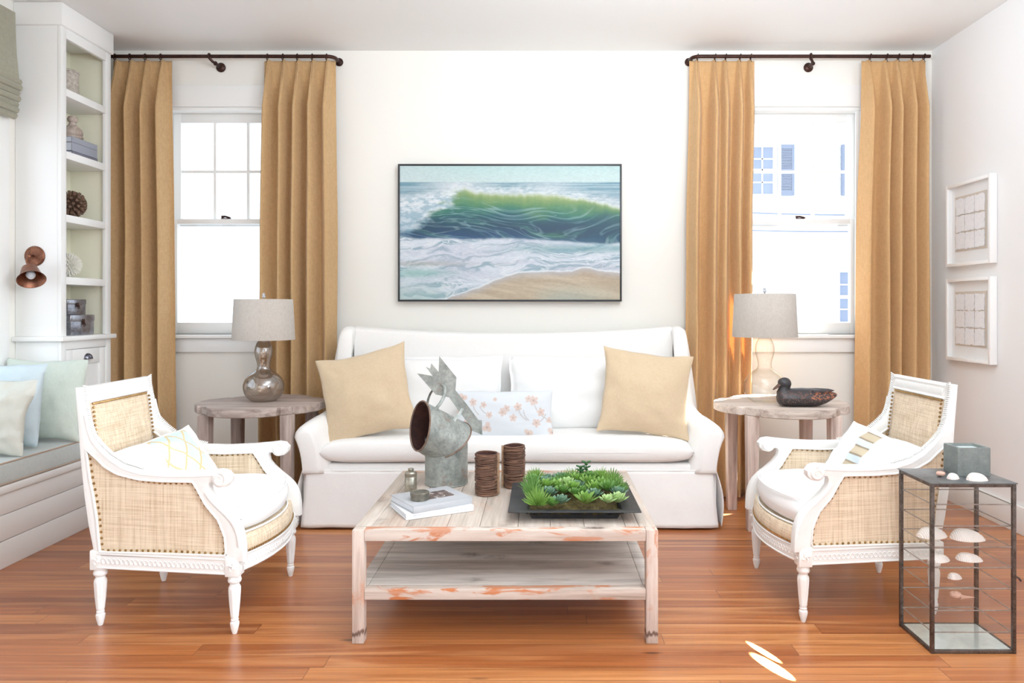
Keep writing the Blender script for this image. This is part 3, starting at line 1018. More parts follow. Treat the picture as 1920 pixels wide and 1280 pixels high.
    wav = cmix(np.clip(lip * (.75 + .3 * (S > .75)), 0, .95), wav, c(238, 244, 240))
    inw = ss(-.02, .02, T - crest) * ss(.012, -.012, T - base)
    img = cmix(inw, img, wav)
    spray = np.clip(np.exp(-((T - crest + .02) / .035) ** 2) * (fbm(S * 44 + T * 20, T * 70, 111) - .25) * 1.5, 0, .8) * (T < crest)
    img = cmix(spray, img, c(236, 242, 242))
    # breaking foam on the left
    edge = np.interp(T, [.15, .2, .26, .32, .38, .45, .52], [.33, .28, .24, .20, .14, .10, .03])
    fo = ss(.035, -.05, S - edge + (fbm(S * 22, T * 26, 121) - .5) * .13) * ss(.20, .27, T + S * .28 - .02) * ss(.56, .46, T)
    fcol = cmix(ss(.35, .7, fbm(S * 30 + T * 20, T * 40 - S * 10, 131)), np.zeros((nx, ny, 3)) + c(176, 202, 214), c(236, 242, 244))
    fcol = cmix(ss(.33, .52, T) * .6, fcol, c(120, 168, 190))
    img = cmix(np.clip(fo, 0, 1), img, fcol)
    # foreground foam water
    fg = ss(-.012, .014, T - base)
    sx = S * 7 + (fbm(S * 3, T * 4, 141) - .5) * 3
    sy = (T + .12 * S) * 46 + (fbm(S * 5, T * 6, 151) - .5) * 7
    f1 = fbm(sx, sy, 161, 5)
    wat = cmix(ss(.32, .58, f1), np.zeros((nx, ny, 3)) + c(160, 186, 200), c(222, 230, 238))
    wat = cmix(ss(.86, .98, 1 - np.abs(2 * fbm(sx * 1.5, sy * .8, 171, 4) - 1)) * .6, wat, c(242, 246, 248))
    wat = cmix(ss(.45, .65, fbm(S * 4, T * 9, 181)) * .35, wat, c(196, 200, 218))
    wat = cmix(np.exp(-((T - .615) / .035) ** 2) * ss(.3, .8, S) * .65, wat, c(116, 168, 176))
    wat = cmix(np.exp(-((T - .80) / .035) ** 2 - ((S - .08) / .14) ** 2) * .8, wat, c(150, 200, 194))
    wat = cmix(np.exp(-((T - .73) / .02) ** 2 - ((S - .1) / .2) ** 2) * .5, wat, c(186, 182, 168))
    wat = cmix(ss(.8, .98, T) * ss(.3, .1, S) * .5, wat, c(168, 206, 196))
    img = cmix(fg, img, wat)
    # sand
    sb = np.interp(S, [.18, .24, .30, .36, .42, .48, .54, .62, .70, .78, .82, .86, .90, 1.0], [1.02, .975, .945, .91, .865, .83, .80, .795, .79, .79, .765, .763, .785, .80]) + (fbm(S * 30, S * 0, 191) - .5) * .008
    sd = ss(-.006, .006, T - sb)
    sand = cmix(ss(.3, .7, fbm(S * 4, (T - .25 * S) * 26, 201)), np.zeros((nx, ny, 3)) + c(212, 198, 174), c(196, 180, 156))
    sand = cmix(ss(.85, 1.0, T) * ss(.55, .8, S + .2 * wob) * .7 * ss(1.1, .7, S), sand, c(180, 194, 184))
    sand = cmix(np.exp(-((T - sb) / .03) ** 2) * .6, sand, c(196, 198, 208))
    img = cmix(sd, img, sand)
    img = cmix(np.exp(-((T - sb + .006) / .006) ** 2) * .8, img, c(240, 244, 244))
    img = img * (1 + (fbm(S * 90, T * 140, 211, 2) - .5)[..., None] * .16)
    g = img.mean(-1, keepdims=True)
    img = np.clip(g + (img - g) * .96, 0, 1) ** 1.22 * .84
    return np.clip(img, 0, 1)


nx, ny = 620, 380
img = paint_wave(nx, ny)
me = bpy.data.meshes.new('canvas')
X = np.linspace(PX0 + fw - .002, PX1 - fw + .002, nx); Z = np.linspace(PZ1 - fw + .002, PZ0 + fw - .002, ny)
XX, ZZ = np.meshgrid(X, Z, indexing='ij')
loc = t.location
co = np.stack([XX - loc.x, np.full_like(XX, YW - .05 - loc.y), ZZ - loc.z], -1).reshape(-1, 3)
idx = np.arange(nx * ny).reshape(nx, ny)
fa = np.stack([idx[:-1, :-1], idx[:-1, 1:], idx[1:, 1:], idx[1:, :-1]], -1).reshape(-1, 4)
me.from_pydata(co.tolist(), [], fa.tolist())
att = me.color_attributes.new('Col', 'FLOAT_COLOR', 'POINT')
rgba = np.ones((nx * ny, 4), dtype=np.float32); rgba[:, :3] = img.reshape(-1, 3)
att.data.foreach_set('color', rgba.ravel())
k = NT('oil_paint'); k.bsdf(k.n('ShaderNodeVertexColor', _layer_name='Col').outputs[0], .55, normal=k.bump(k.noise((60, 60, 160), 1, 3), .08, .001))
me.materials.append(k.m)
o = bpy.data.objects.new('canvas', me); COL.objects.link(o); o.parent = t

# ------------------------------------------------------------------ shadow boxes on the right wall
for ty, (z0, z1, lab) in enumerate(((1.455, 1.957, 'upper white shadow box of nine torn paper squares on the right wall'), (.884, 1.381, 'lower white shadow box of nine torn paper squares on the right wall'))):
    y0, y1 = 4.03, 4.475
    t = thing('shadow_box', lab, 'picture frame', (XR, (y0 + y1) / 2, (z0 + z1) / 2))
    bm = B(); fw = .02
    for a, b, c, d in ((y0, y0 + fw, z0, z1), (y1 - fw, y1, z0, z1), (y0 + fw, y1 - fw, z0, z0 + fw), (y0 + fw, y1 - fw, z1 - fw, z1)):
        box(bm, XR - .042, XR - .002, a, b, c, d, .0015)
    obj('frame', bm, WHITEF, t, world=True)
    bm = B(); box(bm, XR - .012, XR - .004, y0 + .015, y1 - .015, z0 + .015, z1 - .015)
    obj('mount', bm, MATB, t, world=True)
    cy0, cy1, cz0, cz1 = y0 + .075, y1 - .06, z0 + .09, z1 - .08
    bm = B(); box(bm, XR - .016, XR - .0125, cy0, cy1, cz0, cz1)
    obj('tan_card', bm, CARD, t, world=True)
    random.seed(20 + ty)
    for i in range(3):
        for j in range(3):
            a0 = cy0 + .012 + i * (cy1 - cy0 - .02) / 3; a1 = a0 + (cy1 - cy0) / 3 - .014
            b0 = cz0 + .012 + j * (cz1 - cz0 - .02) / 3; b1 = b0 + (cz1 - cz0) / 3 - .014
            lp = []
            for (p, q), (r, s) in (((a0, b0), (a1, b0)), ((a1, b0), (a1, b1)), ((a1, b1), (a0, b1)), ((a0, b1), (a0, b0))):
                for m_ in range(6): lp.append((lerp(p, r, m_ / 6) + random.uniform(-.004, .004), lerp(q, s, m_ / 6) + random.uniform(-.004, .004)))
            bm = B(); poly_prism(bm, [lp], .004, lambda a, b, d: (XR - .020 + d, a, b))
            obj('paper_square', bm, TORN, t, world=True, smooth=0)
    bm = B(); bm.faces.new([bm.verts.new((XR - .035, a, b)) for a, b in ((y0 + .018, z0 + .018), (y0 + .018, z1 - .018), (y1 - .018, z1 - .018), (y1 - .018, z0 + .018))])
    obj('glass', bm, GLASSF, t, world=True)

# ------------------------------------------------------------------ the house across the street
YH = 12.0
h = thing('neighbouring_house', 'white clapboard house across the street seen through the right window', 'house', (3.4, YH, -1.0))
bm = B()
for i in range(56):
    z = -1.0 + .125 * i
    v = [bm.verts.new(q) for q in ((-3, YH, z), (9, YH, z), (9, YH + .018, z + .125), (-3, YH + .018, z + .125))]
    bm.faces.new(v)
    v2 = [bm.verts.new(q) for q in ((-3, YH + .02, z), (9, YH + .02, z))]
    bm.faces.new((v[0], v[1], v2[1], v2[0]))
box(bm, -3, 9, YH + .03, YH + 4, -1.0, 6.0)
obj('clapboard_wall', bm, HOUSEW, h, world=True)


def hwin(x0, x1, z0, z1):
    bm = B(); c = .03
    box(bm, x0 - .06, x0, YH - .04, YH + .01, z0 - .06, z1 + .06); box(bm, x1, x1 + .06, YH - .04, YH + .01, z0 - .06, z1 + .06)
    box(bm, x0, x1, YH - .04, YH + .01, z1, z1 + .06); box(bm, x0, x1, YH - .04, YH + .01, z0 - .06, z0)
    zm = (z0 + z1) / 2
    box(bm, x0, x1, YH - .03, YH + .01, zm - .03, zm + .03)
    xm = (x0 + x1) / 2
    for q in (x0 + (x1 - x0) / 3, x0 + 2 * (x1 - x0) / 3): box(bm, q - .012, q + .012, YH - .03, YH, z0, z1)
    for q in ((zm + z1) / 2, (zm + z0) / 2): box(bm, x0, x1, YH - .03, YH, q - .012, q + .012)
    f = obj('window', bm, HOUSEW, h, world=True)
    bm = B(); box(bm, x0, x1, YH - .012, YH - .006, z0, z1)
    bmesh.ops.transform(bm, matrix=mat_of(h).inverted(), verts=bm.verts)
    obj('pane', bm, SHUTL, f)


def shutter(x0, x1, z0, z1):
    bm = B()
    for a, b in ((x0, x0 + .039), (x1 - .039, x1)): box(bm, a, b, YH - .05, YH - .005, z0, z1)
    zm = (z0 + z1) / 2
    for q in (z0, zm - .05, z1 - .07): box(bm, x0 + .04, x1 - .04, YH - .048, YH - .005, q, q + .07)
    n = 26
    for i in range(n):
        z = lerp(z0 + .07, z1 - .07, i / n)
        box(bm, x0 + .04, x1 - .04, YH - .045, YH - .02, z, z + (z1 - z0) / n * .55)
    obj('shutter', bm, SHUT, h, world=True)


hwin(3.33, 3.86, 3.10, 3.88); hwin(5.40, 6.0, 3.10, 3.88); hwin(4.97, 5.5, .98, 1.80)
shutter(3.96, 4.21, 3.08, 3.92); shutter(5.0, 5.25, 3.08, 3.92)
for i, (z0, z1, r) in enumerate(((2.78, 2.66, .009), (2.66, 2.62, .010), (2.56, 2.50, .008))):
    pts = [(lerp(-1, 8, k / 24), 9.0 + .1 * i, lerp(z0, z1, k / 24) - .35 * (1 - (2 * k / 24 - 1) ** 2)) for k in range(25)]
    bm = B(); tube(bm, pts, r, 6)
    solo('utility_wire', bm, SHUT, 'grey utility wire strung outside the right window, %s of three' % ('highest', 'middle', 'lowest')[i], 'wire', 'utility wires outside the right window')
# ------------------------------------------------------------------ curtains and rods
YR = 4.595


def rod(name, lab, x0, x1, xb, elbow, z=2.808):
    t = thing(name, lab, 'curtain rod', ((x0 + x1) / 2, YR, z))
    bm = B()
    if elbow > 0:
        pts = [(x0, YR, z), (x1 - .04, YR, z)] + [(x1 - .04 + .05 * math.sin(a), YR + .05 * (1 - math.cos(a)), z) for a in [PI / 2 * k / 6 for k in range(1, 7)]] + [(x1 + .01, YW - .004, z)]
        fx = x1 + .01
    else:
        pts = [(x1, YR, z), (x0 + .04, YR, z)] + [(x0 + .04 - .05 * math.sin(a), YR + .05 * (1 - math.cos(a)), z) for a in [PI / 2 * k / 6 for k in range(1, 7)]] + [(x0 - .01, YW - .004, z)]
        fx = x0 - .01
    tube(bm, pts, .0115, 12)
    obj('pole', bm, IRON, t, world=True)
    bm = B()
    M = Matrix.Translation(Vector((fx, YW - .001, z))) @ Matrix.Rotation(PI / 2, 4, 'X')
    lathe(bm, [(0, 0), (.026, 0), (.027, .008), (.02, .016), (.0125, .02), (.0125, .04)], seg=24, M=M)
    obj('wall_flange', bm, IRON, t, world=True)
    bm = B()
    M = Matrix.Translation(Vector((xb, YW - .001, z - .035))) @ Matrix.Rotation(PI / 2, 4, 'X')
    lathe(bm, [(0, 0), (.030, 0), (.031, .008), (.024, .016), (.012, .02), (.010, .07), (.014, .085), (0, .09)], seg=24, M=M)
    tube(bm, [(xb, YW - .085, z - .035), (xb - .01, YR + .012, z - .03), (xb - .022, YR, z - .016), (xb - .025, YR - .002, z)], .009, 8)
    tube(bm, [(xb - .025 + .0, YR + .016 * math.cos(a), z + .016 * math.sin(a)) for a in [2 * PI * k / 16 for k in range(16)]], .006, 8, closed=True)
    obj('bracket', bm, IRON, t, world=True)
    return t


def xat(u, Y=YR): return (u - CX) * Y / F


rod('curtain_rod', 'dark bronze curtain rod over the left window', xat(203), xat(624), xat(415, YW), 1)
rod('curtain_rod', 'dark bronze curtain rod over the right window', xat(1301), xat(1744), xat(1515, YW), -1)


def curtain(lab, m, pl, ub, seed, zb=.012):
    """pl: pixel columns of the pinch pleats along the rod; ub: the hem's (left, mid, right) columns"""
    ul, ur, pleats = pl
    xl, xr = xat(ul), xat(ur)
    t = None
    zt = 2.793
    ns, nv = 170, 60
    pr = [(xat(p) - xl) / (xr - xl) for p in pleats]
    rows = []
    for j in range(nv + 1):
        v = j / nv
        v = v ** 1.35
        z = lerp(zt, zb, v)
        d = zt - z
        x0 = sinterp(d, [(0, xl), (1.2, lerp(xl, xat(ub[0]), .7)), (2.77, xat(ub[0]))])
        x1 = sinterp(d, [(0, xr), (1.2, lerp(xr, xat(ub[1]), .7)), (2.77, xat(ub[1]))])
        open_ = min(1, d / .32)
        row = []
        for i in range(ns + 1):
            s = i / ns
            fold = 0.0
            for q, p in enumerate(pr):
                pw = p + .012 * nz(q * 3.7 + seed, d * .8) * min(1, d)
                w = lerp(.016, .060 + .016 * nz(q * 2.3 + seed, 1), open_ ** .8)
                g = math.exp(-((s - pw) / w) ** 2)
                fold += g * lerp(.034, .112 + .03 * nz(q * 1.9, seed + 4), open_)
                if open_ < 1:
                    g2 = math.exp(-((s - pw) / .006) ** 2)
                    fold -= g2 * .018 * (1 - open_) * (1 if d > .02 else .3)
            mid = .010 * math.sin(2 * PI * s * (len(pr) + 1.4) + seed * 2) * min(1, d / 1.2)
            y = YR + .045 - fold + mid + .012 * nz(s * 3 + seed, d * .7) * min(1, d)
            y = min(y, YW - .032)
            x = lerp(x0, x1, s) + .006 * nz(s * 9, d * 1.3, seed) * min(1, d)
            row.append(Vector((x, y, z + (.006 * nz(s * 8, seed) if j == nv else 0))))
        rows.append(row)
    bm = B()
    grid(bm, rows)
    bmesh.ops.recalc_face_normals(bm, faces=bm.faces)
    bx = (xl + xr) / 2
    o = obj('curtain', bm, m, origin=(bx, YR, 0), smooth=80)
    tag(o, lab, 'curtain')
    so = o.modifiers.new('thickness', 'SOLIDIFY'); so.thickness = .002
    for p in pr:
        bm = B()
        px = lerp(xl, xr, p)
        tube(bm, [(px + .003 * math.sin(a), YR + .0165 * math.cos(a), 2.806 + .0165 * math.sin(a)) for a in [2 * PI * k / 18 for k in range(18)]], .0032, 6, closed=True)
        tube(bm, [(px, YR, 2.79), (px, YR - .006, 2.776), (px, YR - .012, 2.77)], .002, 5)
        bmesh.ops.translate(bm, vec=-Vector((bx, YR, 0)), verts=bm.verts)
        obj('curtain_ring', bm, IRON, o)
    return o


curtain('tan linen curtain beside the bookcase, left of the left window', CURT, (205, 316, (215, 243, 272, 301)), (204, 326), 1)
curtain('tan linen curtain right of the left window, behind the smoky lamp', CURT, (491, 626, (501, 530, 557, 585, 612)), (484, 630), 2)
curtain('sun-brightened tan curtain left of the right window, by the sofa', CURT_LIT, (1295, 1418, (1308, 1341, 1361, 1388, 1408)), (1286, 1412), 3)
curtain('sun-brightened tan curtain in the right corner of the room', CURT_LIT, (1621, 1742, (1632, 1663, 1685, 1711, 1733)), (1606, 1744), 4)

# ------------------------------------------------------------------ sofa
SX, SY = -.17, 4.24
sofa = thing('sofa', 'long white slipcovered sofa with winged back and skirt', 'sofa', (SX, SY, 0))
WS = dict(parent=sofa)


def ys(Y): return Y - SY


# seat platform
bm = B(); box(bm, -1.10, 1.10, ys(3.935), ys(4.50), .05, .352, .02, 3)
obj('seat_platform', bm, SOFA, **WS)
# arms running up into the wings
ztop = [(3.905, .545), (3.93, .568), (4.02, .592), (4.12, .612), (4.20, .635), (4.26, .69), (4.30, .78), (4.335, .93), (4.36, 1.045), (4.39, 1.082), (4.46, 1.09), (4.56, 1.085), (4.60, 1.06)]
otop = [(3.905, 1.185), (3.93, 1.215), (4.02, 1.172), (4.12, 1.105), (4.2, 1.065), (4.3, 1.05), (4.4, 1.05), (4.6, 1.05)]
thk = [(3.905, .10), (3.93, .145), (4.1, .15), (4.25, .12), (4.34, .085), (4.6, .08)]
for s, nm in ((-1, 'left'), (1, 'right')):
    bm = B()
    rings = []
    Ys = [3.897, 3.90, 3.905, 3.912, 3.925, 3.95, 3.99, 4.04, 4.09, 4.14, 4.18, 4.22, 4.25, 4.275, 4.295, 4.31, 4.325, 4.337, 4.348, 4.36, 4.375, 4.40, 4.45, 4.5, 4.55, 4.58, 4.60]
    for Y in Ys:
        zt = interp(Y, ztop); ot = interp(Y, otop); th = interp(Y, thk)
        sh = {3.897: .55, 3.90: .25, 3.905: .10, 3.912: .03}.get(Y, 0)
        ob = 1.125
        r = th * .48
        ring = []
        zs = [.30 + (zt - r - .30) * k / 7 for k in range(8)]
        xo = lambda z: ob + (ot - ob) * max(0, (z - .30) / max(.05, zt - .30)) ** 2.0
        for z in zs: ring.append((xo(z), z))
        cxm = xo(zt - r) - th / 2
        for k in range(1, 8):
            a = PI * k / 8
            ring.append((cxm + th / 2 * math.cos(a), zt - r + r * math.sin(a)))
        for z in reversed(zs): ring.append((xo(z) - th, z))
        cm = (sum(p[0] for p in ring) / len(ring), sum(p[1] for p in ring) / len(ring))
        rings.append([Vector((s * lerp(p[0], cm[0], sh * .5), ys(Y), lerp(p[1], cm[1], sh * .35))) for p in ring])
    loft(bm, rings)
    for v in bm.verts: v.co += Vector((.003 * nz(v.co.y * 12, v.co.z * 9, s), 0, .003 * nz(v.co.x * 9, v.co.y * 14)))
    obj('arm', bm, SOFA, smooth=75, **WS)
# back
bm = B()
R_ = [[], []]
nx_, nz_ = 40, 22
front = []
for i in range(nx_ + 1):
    a = -1 + 2 * i / nx_
    x = a * .985
    row = []
    zt = 1.048 + .040 * abs(a) ** 2.2
    for j in range(nz_ + 1):
        b = j / nz_
        z = lerp(.30, zt - .03, b)
        row.append(Vector((x, ys(4.405 + .06 * b - .012 * math.sin(PI * b) * (1 - a ** 8)), z)))
    for k in range(1, 8):
        q = PI * k / 8
        row.append(Vector((x, ys(4.465 + .065 * (1 - math.cos(q))), zt - .03 + .03 * math.sin(q))))
    for j in range(nz_ + 1):
        row.append(Vector((x, ys(4.595), lerp(zt - .03, .30, j / nz_))))
    front.append(row)
loft(bm, front)
obj('back_rest', bm, SOFA, smooth=60, **WS)
# long bench seat cushion
bm = pillow_bm(2.035, .60, .125, .004, n=14, m=.32, res=60, wr=.004, seed=5)
for v in bm.verts:
    x, y, z = v.co
    cr = max(0, 1 - (x / 1.02) ** 6) * max(0, 1 - (y / .30) ** 4)
    nzv = z + (.016 * cr if z > 0 else 0) + (.004 * nz(x * 5, y * 6) if z > 0 else 0)
    if z > 0: nzv -= .012 * math.exp(-((x - .02) / .02) ** 2) * max(0, y + .32)
    v.co = Vector((x, y, nzv))
bmesh.ops.transform(bm, matrix=Matrix.Translation(Vector((-.012, ys(4.205), .4175))), verts=bm.verts)
obj('seat_cushion', bm, SOFA, smooth=75, **WS)
bm = B()
tube(bm, [(-.012 + x, ys(3.908) + .002 * nz(x * 4), .4175 + .002 * nz(x * 5, 2)) for x in [-.98 + 1.96 * k / 60 for k in range(61)]], .0028, 6)
obj('cushion_seam', bm, SOFA, **WS)
# skirt: front sheet, two side sheets, kick-pleat linings
bm = B()
rows = []
for j in range(16):
    v = j / 15
    z = lerp(.318, .012, v)
    row = []
    for i in range(101):
        a = -1 + 2 * i / 100
        e = max(0, (abs(a) - .965) / .035)
        hw = 1.105 + .030 * v
        y = 3.916 - .016 * v - .006 * v * math.sin(a * 9) + .004 * nz(a * 14, v * 3) + .010 * e * v
        row.append(Vector((a * hw + .012 * e * math.sin(v * PI) * math.copysign(1, a) * 0, ys(y), z + .003 * nz(a * 9, 5) * v)))
    rows.append(row)
grid(bm, rows)
o = obj('skirt_front', bm, SOFA, smooth=75, **WS)
o.modifiers.new('thickness', 'SOLIDIFY').thickness = .004
for s in (-1, 1):
    bm = B(); rows = []
    for j in range(16):
        v = j / 15
        z = lerp(.318, .012, v)
        row = []
        for i in range(31):
            b = i / 30
            e = max(0, 1 - b / .12)
            row.append(Vector((s * (1.128 + .022 * v + .022 * e * math.sin(v * PI) + .010 * math.sin(b * 7 + 1) * v), ys(lerp(3.93 - .008 * math.sin(v * PI), 4.50, b)), z)))
        rows.append(row)
    grid(bm, rows)
    o = obj('skirt_side', bm, SOFA, smooth=75, **WS)
    o.modifiers.new('thickness', 'SOLIDIFY').thickness = .004
    bm = B()
    rows = [[Vector((s * (1.085 + .05 * a), ys(3.945 + .015 * a), lerp(.318, .02, v))) for a in (0, .5, 1)] for v in [k / 6 for k in range(7)]]
    grid(bm, rows)
    obj('pleat_lining', bm, WHITEC, **WS)
# slipcover top edge of skirt (deck front edge)
bm = B()
tube(bm, [(x, ys(3.917), .318) for x in [-1.10 + 2.2 * k / 40 for k in range(41)]], .004, 6)
obj('skirt_seam', bm, SOFA, **WS)


def spillow(name, lab, bm, m, M, group=None):
    o = obj(name, bm, m, smooth=70); put(o, M); return tag(o, lab, 'pillow', group)


spillow('back_pillow', 'wide white cotton pillow at the left of the sofa back', pillow_bm(.83, .42, .15, .035, n=3, m=.5, seed=11, wr=.010, flange=.012), WHITEC, lean((-.655, 4.295, .695), 0, .20, .0))
spillow('back_pillow', 'wide white cotton pillow at the right of the sofa back', pillow_bm(.83, .42, .15, .035, n=3, m=.5, seed=12, wr=.010, flange=.012), WHITEC, lean((.235, 4.295, .692), 0, .20, .0))
spillow('throw_pillow', 'square tan linen pillow leaning at the left end of the sofa', pillow_bm(.53, .51, .16, .105, n=2.0, m=.55, seed=13, wr=.009, sag=.04, res=48), TAN, lean((-.985, 4.065, .718), -.06, .28, .235))
spillow('throw_pillow', 'square tan linen pillow leaning at the right end of the sofa', pillow_bm(.52, .49, .16, .09, n=2.0, m=.55, seed=14, wr=.009, sag=.03, res=48), TAN, lean((.595, 4.075, .722), .05, .28, -.125))

random.seed(3)
FL = []
for (fa, fb, r, kind) in ((-.64, .50, .10, 0), (-.42, .38, .085, 0), (-.30, -.06, .09, 0), (-.02, .05, .11, 0), (.06, .20, .10, 0), (.20, -.20, .10, 0), (.30, .28, .11, 0), (.62, .55, .13, 0), (.52, .62, .10, 0), (.78, .05, .11, 0), (.68, -.42, .11, 0), (-.18, .62, .06, 0), (.98, -.80, .12, 1), (.50, -.86, .12, 1), (-.34, -.60, .13, 1), (-.85, .70, .12, 1), (.95, -.30, .08, 1), (-.75, -.3, .1, 0), (-.95, .1, .1, 1)):
    FL.append((fa, fb, r, kind, random.uniform(0, 6)))
STEMS = [((-.5, .30), (-.28, -.06)), ((.3, .28), (.48, -.3)), ((.62, .5), (.95, -.3)), ((.68, -.42), (.88, -.05)), ((-.64, .5), (-.52, -.05)), ((.42, .12), (.52, -.30))]


def floral(a, b):
    base = Vector(srgb(222, 227, 232))
    if a < -1.5: return tuple(base)
    asp = 2.2
    for fa, fb, r, kind, ph in FL:
        dx, dy = (a - fa) * asp, (b - fb)
        d = math.hypot(dx, dy) / (r * 1.9)
        if d < 1:
            an = math.atan2(dy, dx) + ph
            lim = .55 + .45 * abs(math.sin(an * (2.5 if kind == 0 else 1.5)))
            if d < lim:
                tex = .5 + .5 * nz(a * 60, b * 30)
                c = Vector(srgb(202, 164, 146)).lerp(Vector(srgb(224, 200, 186)), tex if kind == 0 else .35 + .5 * tex)
                if d < .22: c = Vector(srgb(182, 146, 130))
                return tuple(base.lerp(c, .85 if d < lim * .85 else .5))
    for (x0, y0), (x1, y1) in STEMS:
        vx, vy = (x1 - x0) * asp, y1 - y0
        wx, wy = (a - x0) * asp, b - y0
        t = max(0, min(1, (vx * wx + vy * wy) / (vx * vx + vy * vy)))
        bow = .12 * math.sin(PI * t)
        dd = math.hypot(wx - vx * t - bow * vy, wy - vy * t + bow * vx)
        if dd < .022: return tuple(base.lerp(Vector(srgb(176, 164, 158)), .7))
    return tuple(base)


spillow('lumbar_pillow', 'pale grey lumbar pillow embroidered with rust coloured blossoms, in the middle of the sofa', pillow_bm(.555, .265, .11, .04, n=2.6, m=.5, res=150, seed=15, wr=.005, colf=floral), COLM, lean((-.208, 4.07, .603), 0, .22, .01))
# ------------------------------------------------------------------ armchairs
OUT = [(-0.2787, 0.2639), (-0.3048, 0.3832), (-0.3222, 0.4931), (-0.3396, 0.6533), (-0.3483, 0.7737), (-0.3592, 0.9003), (-0.3319, 0.9006), (-0.3309, 0.8665), (-0.3222, 0.8164), (-0.3145, 0.7784), (-0.3056, 0.7464), (-0.2918, 0.7154), (-0.2593, 0.6801), (-0.217, 0.6451), (-0.1645, 0.6157), (-0.094, 0.5976), (0.0099, 0.5935), (0.1087, 0.5965), (0.185, 0.6020), (0.221, 0.6060), (0.248, 0.6005), (0.2640, 0.5819), (0.2624, 0.5623), (0.2479, 0.5462), (0.2252, 0.5416), (0.2045, 0.5488), (0.1962, 0.5584), (0.1837, 0.558), (0.1775, 0.5461), (0.181, 0.5226), (0.1993, 0.4977), (0.231, 0.4673), (0.2624, 0.441), (0.2851, 0.4164), (0.2995, 0.3915), (0.3077, 0.3664), (0.3138, 0.3276), (0.3159, 0.2726)]
INN = [(-0.2570, 0.2850), (-0.2700, 0.4145), (-0.2840, 0.4962), (-0.2989, 0.568), (-0.3122, 0.668), (-0.2723, 0.6379), (-0.2377, 0.6064), (-0.1849, 0.5792), (-0.0983, 0.5617), (-0.0119, 0.5583), (0.1162, 0.56), (0.1348, 0.533), (0.1671, 0.477), (0.2169, 0.4237), (0.2428, 0.3606), (0.2479, 0.2937)]


def hw(x): return .2475 + (x + .27) / .54 * .0625


BOW = .055


